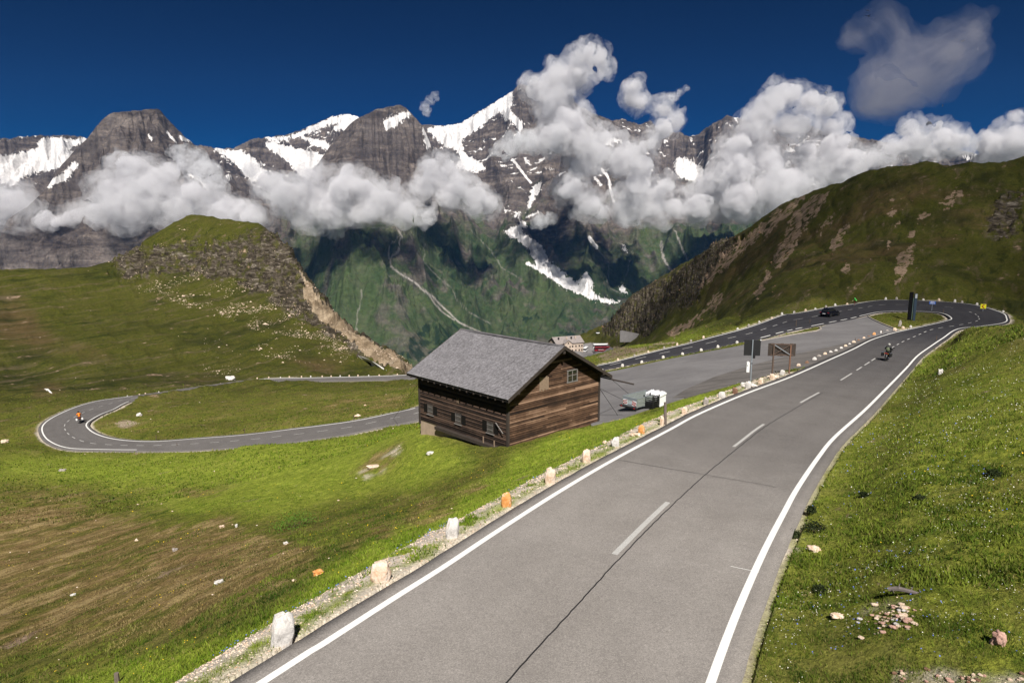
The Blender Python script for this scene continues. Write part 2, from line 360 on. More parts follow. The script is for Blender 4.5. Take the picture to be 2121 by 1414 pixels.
# rock masks are measured on the picture, warped by noise so their borders are ragged
P_cliff = [(225,545),(290,508),(380,500),(440,497),(520,488),(560,470),(600,500),(640,570),(690,640),(740,690),(800,724),(880,760),(840,770),(760,738),(700,700),(640,668),(580,640),(540,600),(480,575),(400,570),(300,578),(230,575)]
P_scree = [(260,575),(420,570),(560,610),(600,660),(560,700),(480,660),(380,640),(300,620)]
P_gold = [(610,560),(690,640),(740,690),(800,724),(890,762),(850,776),(780,752),(715,706),(660,662),(640,630)]
P_hill_rock = [(1240,690),(1275,640),(1330,600),(1390,565),(1440,540),(1420,590),(1400,620),(1370,660),(1340,690),(1300,700)]
P_hr2 = [(1400,560),(1480,505),(1560,470),(1540,500),(1470,560),(1440,620),(1410,640)]
P_hr3 = [(2040,440),(2121,380),(2121,470),(2060,500),(2030,470)]
_wc = {}
def pset(px, py, polys, amp=14, sc=.03, s=0):
    key = (px.shape, float(px.flat[7]), float(px.flat[-9]), sc, s)
    if key not in _wc: _wc[key] = (fbm(px*sc, py*sc, 4, s+50), fbm(px*sc+9, py*sc+4, 4, s+60))
    wx = px+amp*_wc[key][0]; wy = py+amp*_wc[key][1]
    m = np.zeros(px.shape, bool)
    for p in polys: m |= in_poly(wx, wy, p)
    return m.astype(float)
def terrain(AZ, LR, detail=True):
    R = np.exp(LR); X = np.sin(AZ)*R; Y = np.cos(AZ)*R
    Z = bil(G, AZ, LR)*R
    base = Z.copy()
    px, py = proj(np.stack([X, Y, Z], -1))
    vis = (R > 120)
    rock = np.clip(.5*pset(px, py, [P_cliff], 30)+.5*pset(px, py, [P_cliff], 48, .02, 7), 0, 1)*vis*(X < 10)+pset(px, py, [P_hill_rock, P_hr2, P_hr3], 16)*vis*(X > 10)
    hill = smooth(110, 160, R)*(R < 900)
    if detail:
        n = .15*fbm(X/1.5, Y/1.5, 5, 3, g=.6)+.35*fbm(X/9, Y/9, 4, 5)*smooth(8, 40, R)+hill*(1.5*fbm(X/38, Y/38, 6, 8, g=.55))
        terr = fbm(X/60, Y/60, 3, 31)
        n += rock*np.clip(R/190, .8, 2.6)*(4.2*(ridged(X/14, Y/14+Z/7, 6, 41, g=.6)-.5)+2.0*(ridged(X/5, Z/2.2+Y/9, 4, 47, g=.6)-.4))+hill*(.7*(ridged(X/7, Y/9, 5, 49, g=.6)-.5))
        # gullies running down the right hill
        gl_ = (1-np.abs(fbm((X-.35*Y)/26, (Y+.35*X)/160, 4, 71)*2.2)); n += hill*(X > 30)*(-1.5*np.clip(gl_, 0, 1)**2)
        Z = Z+n
    # the crest of the right bank never rises above the line the photograph shows
    ys_ = np.interp(px.ravel(), [1860, 1900, 1921, 1941, 1962, 1985, 2010, 2050, 2121, 2600], [400, 738, 722, 710, 697, 684, 679, 677, 675, 671]).reshape(px.shape)
    ee = -(S_+C_*(ys_-707)/F)/np.hypot((px-1060.5)/F, C_-S_*(ys_-707)/F)
    cl_ = (px > 1880) & (X > 10) & (R > 25) & (R < 112)
    Z = np.where(cl_, np.minimum(Z, ee*R-.05+.10*fbm(X/1.2, Y/1.2, 3, 19)), Z)
    dist, hz = road_info(X, Y)
    dist = dist.reshape(X.shape); hz = hz.reshape(X.shape)
    t = smooth(.15, 3.2, dist)
    Z = np.where(dist < 9, (hz-.10)*(1-t)+Z*t, Z)
    Z = np.where(dist < .28, hz-.22, Z)
    qx_, qy_ = proj(rB); I_ = [i for i in range(NR) if seg[i] > 150 and 286 < qx_[i] < 560 and qy_[i] < 832][::4]
    if len(I_) > 3:
        L_ = [(rB[i, 0]+(rB-rA)[i, 0]/wid[i]*1.5, rB[i, 1]+(rB-rA)[i, 1]/wid[i]*1.5) for i in I_]; mm = (X < -25) & (Y > 95) & (Y < 160)
        db = np.full(X.shape, 99.); db[mm] = dist_line(X[mm], Y[mm], L_); Z = Z+np.where(dist > .35, (1.0+.5*fbm(X/5, Y/5, 3, 88))*np.exp(-(db/1.5)**2), 0)
    P2 = [(p[0], p[1]) for p in LOT3]
    inl = in_poly(X, Y, P2)
    dl = np.full(X.shape, 99.); m = (X > 0) & (X < 100) & (Y > 35) & (Y < 130)
    dl[m] = dist_line(X[m], Y[m], P2+[P2[0]])
    lz = lotz(X, Y); t = smooth(.1, 4.0, dl)*(~inl)
    Z = np.where((dl < 4) & (dist > .3) | inl, (lz-.10)*(1-t)+Z*t, Z)
    Z = np.where(inl & (dl > .15), lz-.25, Z)
    return X, Y, Z, dist, inl, dl, rock, hill
AZ, LR = np.meshgrid(az, lr, indexing='ij')
TX, TY, TZ, Tdist, Tlot, Tdl, Trock, Thill = terrain(AZ, LR)
def gz(X, Y):                                         # ground height by lookup in the built grid
    X = np.asarray(X, float); Y = np.asarray(Y, float); A = np.arctan2(X, Y); L = np.log(np.hypot(X, Y))
    i = np.clip(np.searchsorted(az, A)-1, 0, len(az)-2); fa = (A-az[i])/(az[i+1]-az[i])
    fl = np.clip((L-lr[0])/(lr[1]-lr[0]), 0, len(lr)-1.001); j = fl.astype(int); b = fl-j
    return (TZ[i, j]*(1-fa)+TZ[i+1, j]*fa)*(1-b)+(TZ[i, j+1]*(1-fa)+TZ[i+1, j+1]*fa)*b
def hit(x, y, lo=5, hi=700):                          # first ground hit of the line of sight through a photo point
    r = ray(x, y); r = r/np.hypot(r[0], r[1]); t = np.geomspace(lo, hi, 2500)
    zz = gz(r[0]*t, r[1]*t); d = r[2]*t-zz; k = np.argmax(d < 0)
    if d[k] >= 0: k = int(np.argmin(d))
    tt = t[k]; return np.array([r[0]*tt, r[1]*tt, float(gz(r[0]*tt, r[1]*tt))])
# ------------------------------------------------------------------ terrain surface
px, py = proj(np.stack([TX, TY, TZ], -1))
R_ = np.hypot(TX, TY)
def soft(polys, amp=14, sc=.02, s=0, blur=0):
    return pset(px, py, polys, amp, sc, s)
nz = fbm(TX/7, TY/7, 4, 91); nz2 = fbm(TX/2.2, TY/2.2, 4, 95); nzb = fbm(TX/30, TY/30, 4, 97)
P_brown = [[(-60,1045),(120,1035),(330,1080),(480,1075),(600,1120),(700,1120),(640,1180),(500,1250),(380,1300),(250,1330),(100,1350),(-60,1390)], [(0,1010),(200,1018),(420,1000),(520,1000),(420,1025),(200,1035),(0,1030)], [(700,975),(790,940),(850,915),(880,920),(800,965),(740,1000)], [(700,1120),(860,1050),(1000,1000),(1020,1010),(880,1075),(740,1140)]]
P_far_brown = [[(-20,600),(60,610),(120,700),(250,730),(240,760),(120,740),(20,720),(-20,700)], [(560,735),(700,740),(760,760),(700,775),(580,770)], [(60,770),(140,790),(160,815),(100,825),(60,800)], [(600,840),(780,815),(860,825),(850,845),(700,850)], [(360,785),(440,775),(480,785),(440,800),(350,800)]]
P_hill_brown = [[(1540,480),(1700,395),(1900,345),(2121,325),(2121,480),(2000,520),(1850,540),(1700,600),(1600,620),(1500,640),(1420,640),(1480,560)], [(1955,640),(2000,610),(2121,600),(2121,640),(2060,650)]]
P_lush = [[(60,1440),(250,1372),(420,1340),(560,1282),(700,1165),(900,1045),(1020,985),(1040,960),(1100,920),(1260,870),(1340,862),(1430,825),(1540,795),(1545,812),(1400,880),(1230,970),(1030,1090),(820,1215),(560,1390),(500,1420)]]
P_lush3 = [[(1500,1420),(1560,1250),(1640,1080),(1740,920),(1860,780),(1960,700),(2200,690),(2200,1430)]]
P_lush2 = [[(1240,700),(1330,690),(1430,660),(1560,660),(1430,705),(1300,715),(1250,722)], [(500,930),(860,880),(1000,960),(860,1010),(600,1060),(400,1070),(200,1000),(0,990),(0,940),(200,945)]]
P_tan = [[(1225,745),(1260,722),(1350,712),(1440,707),(1360,722),(1300,738),(1240,752)], [(230,862),(262,858),(285,875),(280,895),(245,892)], [(250,700),(300,690)]]
P_lotfar = [(1125,738),(1150,722),(1200,712),(1228,710),(1262,715),(1275,728),(1265,741),(1225,748),(1180,752)]
def blur(M, r=9):
    for ax_ in (0, 1):
        for _ in range(2):
            c = np.cumsum(np.concatenate([np.repeat(np.take(M, [0], ax_), r+1, ax_), M, np.repeat(np.take(M, [-1], ax_), r, ax_)], ax_), ax_)
            n_ = M.shape[ax_]; M = (np.take(c, range(2*r+1, 2*r+1+n_), ax_)-np.take(c, range(0, n_), ax_))/(2*r+1)
    return M
_soft = soft
def soft(polys, amp=14, sc=.02, s=0, b=8): return blur(_soft(polys, amp*1.6, sc, s), b)
brown = np.clip(soft(P_brown, 26)*.9*smooth(-.55, .1, nz+.35)+soft(P_far_brown, 22)*.8+soft(P_hill_brown, 26)*.62*smooth(-.4, .25, nzb), 0, 1)
lush = np.clip(soft(P_lush, 14)*1.0*(R_ < 95)+soft(P_lush2, 16)*.7+soft(P_lush3, 10)*.42*smooth(-.6, .1, nzb+.5*nz)*(R_ < 90), 0, 1)*(1-brown*.7)
gold = .8*pset(px, py, [P_gold], 22)*(R_ > 120)*(TX < 10)
tan = soft(P_tan, 10)*(R_ > 60)
far_lot = in_poly(px+3*nz2, py+nz2, P_lotfar)*(R_ > 250)
# stony verge between the painted edge and the grass on the lower side of the near road
side = np.zeros_like(TX)
pleft = soft([[(300,1420),(600,1240),(860,1080),(1100,960),(1300,880),(1450,812),(1640,760),(1780,690),(1860,680),(1860,700),(1640,790),(1400,900),(1100,1080),(860,1240),(600,1420)]], 2, b=2)
verge = np.clip(1.25*np.exp(-((Tdist-1.35-.35*nz2-.3*nz)/.62)**2), 0, 1)*smooth(-.30, .05, fbm(TX/.9, TY/.9, 3, 131)+.12)*(R_ < 60)*pleft
verge = np.maximum(verge, smooth(.75, .25, Tdist+.5*nz2)*(R_ < 60)*pleft*.9)
rside = (R_ < 75) & (px > 1440) & (pleft < .05)
verge = np.maximum(verge, np.where(rside, .45*smooth(.34, .08, Tdist+.25*nz2), .8*smooth(.55, .1, Tdist+.2*nz2)))
bank_cut = smooth(2.6, .3, Tdist-.8*nz)*(R_ > 36)*(R_ < 75)*(px > 1780)*(py > 680)
P_pit = []
stony = 1.0*soft([[(1780,1270),(1830,1255),(1900,1255),(1895,1290),(1830,1310),(1790,1300)], [(1600,1160),(1640,1120),(1690,1115),(1680,1130),(1640,1140),(1620,1165)], [(1850,1400),(2000,1385),(2121,1380),(2121,1414),(1850,1414)], [(740,985),(790,955),(800,962),(760,990)], [(780,955),(830,925),(836,928),(800,955)]], 5, b=2)
P_hsoil = [[(1440,500),(1470,480),(1500,478),(1480,500)], [(1645,440),(1690,405),(1720,398),(1690,440),(1640,520),(1610,560),(1600,540)], [(1845,415),(1875,408),(1868,420)], [(1835,442),(1850,430),(1862,440),(1845,452)],
 [(1900,445),(1925,436),(1932,448),(1908,456)], [(1950,420),(1985,390),(1992,396),(1960,440)], [(1720,500),(1740,470),(1760,462),(1745,500),(1720,530)], [(1560,610),(1590,560),(1600,565),(1570,625)], [(1460,640),(1490,600),(1500,605),(1478,650)], [(1380,690),(1450,650),(1480,630),(1440,670),(1395,700)], [(1880,480),(1905,460),(1890,500)],
 [(1855,470),(1860,455),(1868,470)], [(1690,480),(1720,450),(1725,456),(1700,490)], [(1500,520),(1620,430),(1680,395),(1640,440),(1540,520),(1450,600),(1440,600)], [(1860,530),(1900,500),(1880,560),(1850,600)], [(1740,560),(1760,540),(1755,570)], [(1840,500),(1852,510),(1842,518)]]
hsoil = .85*pset(px, py, P_hsoil, 14, .06, 4)*(R_ > 110)*(TX > 20)
A1 = np.stack([blur(Trock, 7), brown, lush, np.clip(verge+stony*smooth(-.1, .2, nz2), 0, 1)], -1)
A2 = np.stack([np.clip(gold+tan*.8, 0, 1), np.clip(hsoil+bank_cut*0, 0, 1), far_lot.astype(float), np.clip(Thill, 0, 1)], -1)
g = N('alpine_turf'); oc = g.coord()
r1, g1, b1, a1 = g.attr('m1'); r2, g2, b2, a2 = g.attr('m2')
nR = g.noise(g.mapping(oc, (.55, .55, 1.3)), .22, 9, .74, .8)
def rag(m, k=1.5, lo=.42, hi=.56): return g.ramp(g.math('ADD', m, g.math('MULTIPLY', g.math('SUBTRACT', nR, .5), k)), [(lo, 0.), (hi, 1.)])
nA = g.noise(oc, .35, 6, .6); nB = g.noise(oc, 2.3, 6, .65); nC = g.noise(oc, 14, 5, .7); nD = g.noise(oc, .05, 5, .6); nE = g.noise(oc, 45, 3, .7)
turf = g.mix(g.ramp(nB, [(.36, 0.), (.60, 1.)]), (.058, .074, .010), (.185, .192, .028))
oc2 = g.mapping(oc, rot=(0, 0, -.92)); nS = g.noise(g.mapping(oc2, (.30, .8, .9)), .7, 8, .74, 1.2); nT = g.noise(g.mapping(oc2, (.045, .42, .30)), .8, 9, .74, .6)
turf = g.mix(g.ramp(nA, [(.44, 0.), (.62, .8)]), turf, (.140, .112, .034))
turf = g.mix(g.ramp(nS, [(.34, .75), (.46, 0.)]), turf, (.026, .036, .006))
turf = g.mix(g.ramp(nS, [(.54, 0.), (.66, .6)]), turf, (.165, .150, .045))
turf = g.mix(g.ramp(nD, [(.45, 0.), (.7, .7)]), turf, (.075, .080, .012))
turf = g.mix(g.ramp(nR, [(.53, 0.), (.64, .75)]), turf, (.20, .165, .055))
turf = g.mix(g.ramp(nR, [(.34, .6), (.44, 0.)]), turf, (.035, .055, .008))
lushc = g.mix(g.ramp(nB, [(.35, 0.), (.65, 1.)]), (.16, .23, .016), (.34, .40, .050))
turf = g.mix(g.math('MULTIPLY', b1, g.ramp(nA, [(.25, .45), (.6, 1.)])), turf, lushc)
brc = g.mix(g.ramp(nB, [(.3, 0.), (.7, 1.)]), (.115, .066, .030), (.24, .155, .070))
brc = g.mix(g.ramp(nS, [(.50, 0.), (.62, .8)]), brc, (.36, .27, .125))
bm_ = g.ramp(g.math('ADD', g1, g.math('MULTIPLY', g.math('SUBTRACT', g.math('ADD', g.math('MULTIPLY', nS, .65), g.math('MULTIPLY', nR, .35)), .52), 5.0)), [(.35, 0.), (1.0, .92)])
bm_ = g.math('MULTIPLY', bm_, g.math('MULTIPLY', g1, 1.6, clamp=True))
turf = g.mix(bm_, turf, brc)
# far slopes: the fainter light there is put into a darker turf colour
turf = g.mix(g.math('MULTIPLY', a2, .82), turf, g.mix(rag(g1, 1.2, .3, .7), g.mix(g.ramp(nB, [(.35, 0.), (.65, 1.)]), (.020, .026, .004), (.062, .060, .010)), (.060, .040, .018)))
turf = g.mix(g.math('MULTIPLY', a2, g.ramp(nD, [(.35, .75), (.5, 0.)])), turf, (.016, .020, .005))
turf = g.mix(g.math('MULTIPLY', a2, g.ramp(nT, [(.54, 0.), (.64, .75)])), turf, (.105, .080, .048))
turf = g.mix(g.math('MULTIPLY', a2, g.ramp(nT, [(.36, .7), (.45, 0.)])), turf, (.012, .020, .004))
grain = g.ramp(nC, [(.3, .4), (.5, 1.), (.7, 1.6)])
turf = g.mix(1.0, turf, grain, 'MULTIPLY')
zst = g.noise(g.mapping(oc, (.35, .35, 1.2)), .8, 9, .78, .9)
rockc = g.ramp(zst, [(.36, (.008, .007, .005)), (.47, (.035, .028, .020)), (.55, (.085, .070, .053)), (.68, (.30, .265, .22))])
rockc = g.mix(g.ramp(nA, [(.50, .0), (.62, .8)]), rockc, turf)
col = g.mix(rag(r1, 1.7), turf, rockc)
vor = g.n('TexVoronoi'); g.ln(oc, vor.inputs['Vector']); vor.inputs['Scale'].default_value = .9
sp = g.n('TexVoronoi'); g.ln(oc, sp.inputs['Vector']); sp.inputs['Scale'].default_value = .55
gcol = g.ramp(g.math('ADD', g.math('MULTIPLY', nC, .5), g.math('MULTIPLY', nR, .5)), [(.36, (.05, .035, .02)), (.48, (.17, .125, .08)), (.56, (.33, .26, .18)), (.68, (.60, .52, .42))])
col = g.mix(rag(r2, 1.4), col, gcol)
soil = g.mix(g.ramp(g.math('ADD', g.math('MULTIPLY', nR, .5), g.math('MULTIPLY', nB, .5)), [(.38, 0.), (.6, 1.)]), (.09, .055, .035), (.40, .29, .21))
col = g.mix(g.math('MULTIPLY', g.ramp(g.math('ADD', g.math('MULTIPLY', g2, .8), g.math('ADD', g.math('MULTIPLY', g.math('SUBTRACT', nT, .5), 2.6), g.math('MULTIPLY', g.math('SUBTRACT', nA, .5), 2.4))), [(.48, 0.), (.66, 1.)]), .85), col, soil)
grav = g.n('TexVoronoi'); g.ln(oc, grav.inputs['Vector']); grav.inputs['Scale'].default_value = 16; grav.inputs['Randomness'].default_value = 1
gravc = g.mix(g.math('MULTIPLY', grav.outputs['Distance'], .9), (.92, .82, .70), (.38, .30, .23))
gravc = g.mix(g.ramp(nB, [(.45, 0.), (.6, .8)]), gravc, (.50, .44, .39))
col = g.mix(g.math('MULTIPLY', a1, g.ramp(nC, [(.2, .6), (.45, 1.)])), col, gravc)
col = g.mix(b2, col, (.20, .19, .19))
hgt = g.math('ADD', g.math('MULTIPLY', nB, 1.0), g.math('ADD', g.math('MULTIPLY', nC, .5), g.math('MULTIPLY', nE, .25)))
M_turf = g.bsdf(col, .95, bump=hgt, bdist=.16, bstr=.8, spec=.12)
me = mesh_np('hillside', np.stack([TX, TY, TZ], -1).reshape(-1, 3), grid_faces(len(az), len(lr))[:, ::-1], M_turf)
add_attr(me, 'm1', A1.reshape(-1, 4)); add_attr(me, 'm2', A2.reshape(-1, 4))
link('ground', me, kind='structure')
# ------------------------------------------------------------------ road surface
def dark_at(P):                                       # newer, darker tarmac from the bend downhill
    y = P[:, 1]; return smooth(30, 75, y)
g = N('asphalt'); oc = g.coord(); age, patch, _, _ = g.attr('age')
n1 = g.noise(oc, 90, 3, .8); n2 = g.noise(oc, .35, 6, .6, .4); n3 = g.noise(oc, 6, 5, .6)
sp = g.n('TexVoronoi'); g.ln(oc, sp.inputs['Vector']); sp.inputs['Scale'].default_value = 38
old = g.mix(g.ramp(n2, [(.3, 0.), (.7, 1.)]), (.245, .224, .206), (.285, .262, .243))
new = g.mix(g.ramp(n2, [(.3, 0.), (.7, 1.)]), (.026, .025, .030), (.038, .037, .042))
c = g.mix(age, old, new)
c = g.mix(g.math('MULTIPLY', patch, .16), c, g.mix(age, (.34, .315, .29), (.07, .069, .074)))
n4 = g.noise(g.mapping(oc, (1, 1, 1), (0, 0, .95)), .55, 7, .7, .6)
c = g.mix(1.0, c, g.ramp(n4, [(.30, .91), (.5, 1.), (.72, 1.07)]), 'MULTIPLY')
spk = g.ramp(sp.outputs['Distance'], [(.0, 1.5), (.18, 1.02), (.6, .88)])
c = g.mix(1.0, c, spk, 'MULTIPLY'); n5 = g.noise(oc, 26, 3, .75)
c = g.mix(1.0, c, g.ramp(n5, [(.30, .72), (.5, 1.), (.70, 1.32)]), 'MULTIPLY')
c = g.mix(1.0, c, g.ramp(n1, [(.25, .5), (.5, 1.), (.75, 1.5)]), 'MULTIPLY')
c = g.mix(1.0, c, g.ramp(n3, [(.3, .93), (.7, 1.05)]), 'MULTIPLY')
M_asph = g.bsdf(c, .82, bump=n1, bdist=.006, spec=.25)
i860_ = int(np.argmin(np.hypot(proj(rA)[0]-860, proj(rA)[1]-868))); cols = 41; u = np.linspace(0, 1, cols)
V = EA[:, None]+(EB-EA)[:, None]*u[None, :, None]
skA = EA-(EB-EA)*(.05/wid)[:, None]; skB = EB+(EB-EA)*(.05/wid)[:, None]
skA = skA.copy(); skB = skB.copy(); skA[:, 2] -= .35; skB[:, 2] -= .35
V = np.concatenate([skA[:, None], V, skB[:, None]], 1)
rag = .06*fbm(seg/1.3, seg*0, 4, 5)
V[:, 1, :2] += ((EA-EB)[:, :2]/wid[:, None])*(rag+.1)[:, None]; V[:, -2, :2] += ((EB-EA)[:, :2]/wid[:, None])*(np.roll(rag, 9)+.1)[:, None]
me = mesh_np('road', V.reshape(-1, 3), grid_faces(NR, cols+2), M_asph)
s_age = smooth(18, 34, seg)*.46+smooth(36, 80, seg)*.32+smooth(80, 115, seg)*.22-smooth(seg[i860_]-25, seg[i860_], seg)*.42
Aa = np.zeros((NR, cols+2, 4)); Aa[..., 0] = s_age[:, None]; Aa[..., 3] = 1; uu = np.r_[0, u, 1]; Aa[..., 1] = sum(np.exp(-((uu-q)/.055)**2) for q in (.16, .36, .64, .84))[None, :]
add_attr(me, 'age', Aa.reshape(-1, 4)); link('road', me, kind='structure')
# markings: sheets 5 mm above the tarmac
g = N('road_paint'); oc = g.coord(); n1 = g.noise(oc, 25, 5, .7)
M_paint = g.bsdf(g.mix(g.ramp(n1, [(.3, 0.), (.6, 1.)]), (.66, .65, .62), (.82, .81, .78)), .6, spec=.3)
g = N('worn_paint'); oc = g.coord(); n1 = g.noise(oc, 40, 5, .8)
M_worn = g.bsdf(g.ramp(n1, [(.35, (.24, .23, .22)), (.55, (.50, .49, .47))]), .7)
g = N('tar_joint'); M_tar = g.bsdf((.022, .021, .021), .5)
def strip(name, pts, w, mat, dz=.006, parent=None, k=(), jitter=0):
    P = np.array(pts, float); T = np.gradient(P[:, :2], axis=0); T /= np.hypot(*T.T)[:, None]+1e-9
    Nn = np.stack([-T[:, 1], T[:, 0]], 1); w = np.broadcast_to(w, len(P))
    if jitter: P[:, :2] += Nn*(jitter*fbm(np.arange(len(P))*.35, np.zeros(len(P)), 4, 77))[:, None]
    A = P.copy(); B = P.copy(); A[:, :2] += Nn*w[:, None]/2; B[:, :2] -= Nn*w[:, None]/2; A[:, 2] += dz; B[:, 2] += dz
    return np.stack([A, B], 1)
def strips_obj(name, L, mat):
    V = []; Fs = []; o = 0
    for s in L:
        n = len(s); V.append(s.reshape(-1, 3)); f = grid_faces(n, 2); Fs.append(f+o); o += 2*n
    me = mesh_np(name, np.vstack(V), np.vstack(Fs), mat); return link(name, me, kind='structure')
def onroad(i, m):                                     # point m metres inward of rail A at sample i
    t = (m/wid[i])[:, None] if hasattr(m, '__len__') else (m/wid[i])[..., None]
    return rA[i]+(rB[i]-rA[i])*t
def sidx(s): return int(np.argmin(np.abs(seg-s)))
def nearidx(x, y):                                    # sample whose rail A is nearest to this photo point
    qx, qy = proj(rA); return int(np.argmin((qx-x)**2+(qy-y)**2))
i_tip = nearidx(1971, 659); i_open = nearidx(1790, 652); i_lotend = nearidx(1621, 687)
lines = []
wedge = .17
lines.append(strip('e', rA[:i_open+4], wedge, M_paint))
i860 = nearidx(860, 868)
lines.append(strip('e', rB[:i860], wedge, M_paint))
i_loop0 = nearidx(203, 930); qx, qy = proj(rA); 
lo = [i for i in range(NR) if seg[i] > seg[i860]]
iL = min(lo, key=lambda i: (qx[i]-284)**2+(qy[i]-931)**2); iE = min(lo, key=lambda i: (qx[i]-284)**2+(qy[i]-819)**2); iEnd = NR-1
i534 = min(lo, key=lambda i: (qx[i]-534)**2+(qy[i]-785)**2)
lines.append(strip('e', rA[iL:iE], wedge, M_paint)); lines.append(strip('e', rB[i860:iE-3], wedge, M_paint)); lines.append(strip('e', rA[i534:], .3, M_paint))
strips_obj('edge_line_paint', lines, M_paint)
# centre dashes: long bars near the lens, short ones round the bends
dash = []; tar = []
def cpos(f=.5): return rA+(rB-rA)*f
CC = cpos(.5); CCn = cpos(.47)
cx, cy = proj(CC)
def cidx(x, y, lo=0, hi=None):
    hi = hi or NR; d = (cx[lo:hi]-x)**2+(cy[lo:hi]-y)**2; return lo+int(np.argmin(d))
near_end = nearidx(1878, 683)
def run(a, b, path, w, out): 
    if b-a >= 2: out.append(strip('d', path[a:b+1], w, None))
def interp_path(P, s0, s1, n=14):
    s = np.linspace(s0, s1, n); return np.stack([np.interp(s, seg, P[:, k]) for k in range(3)], 1)
sA = seg[cidx(1272,1160)]; sB = seg[cidx(1390,1040)]
dash.append(strip('d', interp_path(CC, sA, sB), .16, None))
for (x0, y0, x1, y1) in [(1520,932,1583,887),(1660,838,1698,815),(1742,790,1765,775),(1776,769,1787,761),(1793,758,1802,752),(1806,749,1813,744)]:
    dash.append(strip('d', interp_path(CC, seg[cidx(x0,y0)], seg[cidx(x1,y1)]), .13, None))
s = seg[cidx(1838, 728, 0, i_tip)]
while s < seg[i_tip]+12:
    dash.append(strip('d', interp_path(CC, s, s+1.6), .13, None)); s += 3.6
FC = rA+(rB-rA)*np.interp(np.arange(NR), [i_tip, i_open, i_lotend, i_lotend+30], [.5, .56, .54, .5])[:, None]
s += 4
while s < seg[i860]-2:
    dash.append(strip('d', interp_path(FC, s, s+1.9), .12, None)); s += 4.2
while s < seg[iE]:
    dash.append(strip('d', interp_path(CC, s, s+1.3), .12, None)); s += 2.9
strips_obj('centre_line_paint', dash, M_worn)
ld = []; s = seg[i_open]
while s < seg[i_lotend]+6:
    ld.append(strip('d', interp_path(rA, s, s+2.6), .2, None)); s += 4.2
strips_obj('junction_line_paint', ld, M_paint)
# tar joint beside the centre dashes, and a cross seam
J = cpos(.53); J2 = interp_path(J, 0, seg[cidx(1700,815)], 260)
tar.append(strip('j', J2, .035, None, .004, jitter=.045))
a_ = atz(1268,952,8.85); b_ = atz(1655,1004,8.62); tline = np.array([a_+(b_-a_)*t for t in np.linspace(0, 1, 40)])
def roadz(P):
    d, h = road_info(P[:, 0], P[:, 1]); P = P.copy(); P[:, 2] = h; return P
tar.append(strip('j', roadz(tline), .02, None, .004, jitter=.05))
strips_obj('tar_joint', tar, M_tar)
a_ = atz(1515,1144,7.98); b_ = atz(1574,1156,7.98)
strips_obj('scratch_mark', [strip('j', roadz(np.array([a_+(b_-a_)*t for t in np.linspace(0, 1, 12)])), .02, None, .005)], M_paint)
# ------------------------------------------------------------------ parking lot sheet
def poly_sheet(name, poly, zf, mat, res, dz):
    P = np.array(poly); x0, y0 = P.min(0); x1, y1 = P.max(0)
    bm = bmesh.new(); vs = [bm.verts.new((p[0], p[1], 0)) for p in poly]; f = bm.faces.new(vs)
    n = int(max(x1-x0, y1-y0)/res)
    for k in range(1, int((x1-x0)/res)): bmesh.ops.bisect_plane(bm, geom=bm.verts[:]+bm.edges[:]+bm.faces[:], plane_co=(x0+k*res, 0, 0), plane_no=(1, 0, 0))
    for k in range(1, int((y1-y0)/res)): bmesh.ops.bisect_plane(bm, geom=bm.verts[:]+bm.edges[:]+bm.faces[:], plane_co=(0, y0+k*res, 0), plane_no=(0, 1, 0))
    for v in bm.verts: v.co.z = float(zf(v.co.x, v.co.y))+dz
    for v in [v for v in bm.verts]: pass
    ed = [e for e in bm.edges if e.is_boundary]; r = bmesh.ops.extrude_edge_only(bm, edges=ed)
    for v in [e for e in r['geom'] if isinstance(e, bmesh.types.BMVert)]: v.co.z -= .35
    bmesh.ops.triangulate(bm, faces=[f for f in bm.faces if len(f.verts) > 4]); bmesh.ops.recalc_face_normals(bm, faces=bm.faces[:])
    me = D.meshes.new(name); bm.to_mesh(me); bm.free(); me.materials.append(mat); return link(name, me, kind='structure')
g = N('lot_asphalt'); oc = g.coord(); n1 = g.noise(oc, 60, 3, .8); n2 = g.noise(oc, .12, 6, .6, .5); n3 = g.noise(g.mapping(oc, (.12, .5, .5)), 1.2, 6, .7, .5)
c = g.mix(g.ramp(n2, [(.35, 0.), (.65, 1.)]), (.145, .138, .140), (.20, .192, .192))
c = g.mix(g.ramp(n3, [(.46, 0.), (.5, .35), (.53, 0.)]), c, (.085, .08, .08))
c = g.mix(1.0, c, g.ramp(n1, [(.25, .8), (.75, 1.2)]), 'MULTIPLY')
M_lot = g.bsdf(c, .85, spec=.2)
poly_sheet('parking_lot', [(p[0], p[1]) for p in LOT3], lotz, M_lot, 3.0, 0.0)
# rough darker gravelly apron along the near side of the lot
AP = [(1392,824),(1420,806),(1480,780),(1560,755),(1640,735),(1720,718),(1790,702),(1846,689.5),(1805,702),(1767,720),(1717,741),(1660,765),(1600,783),(1540,801),(1480,807),(1420,823)]
def lot_hit(x, y):
    r = ray(x, y); t = np.linspace(30, 130, 3000); k = np.argmax(r[2]*t/r[1]-lotz(r[0]*t/r[1], t) < 0); return (r[0]*t[k]/r[1], t[k])
g = N('apron_gravel'); oc = g.coord(); n1 = g.noise(oc, 30, 4, .8); n2 = g.noise(g.mapping(oc, (.2, .8, .8)), 1.2, 6, .7, .6)
c = g.mix(g.ramp(n2, [(.35, 0.), (.65, 1.)]), (.085, .078, .074), (.17, .155, .145)); c = g.mix(1.0, c, g.ramp(n1, [(.25, .6), (.75, 1.4)]), 'MULTIPLY')
poly_sheet('lot_apron', [lot_hit(*p) for p in AP], lotz, g.bsdf(c, .95, spec=.15), 3.0, .006)

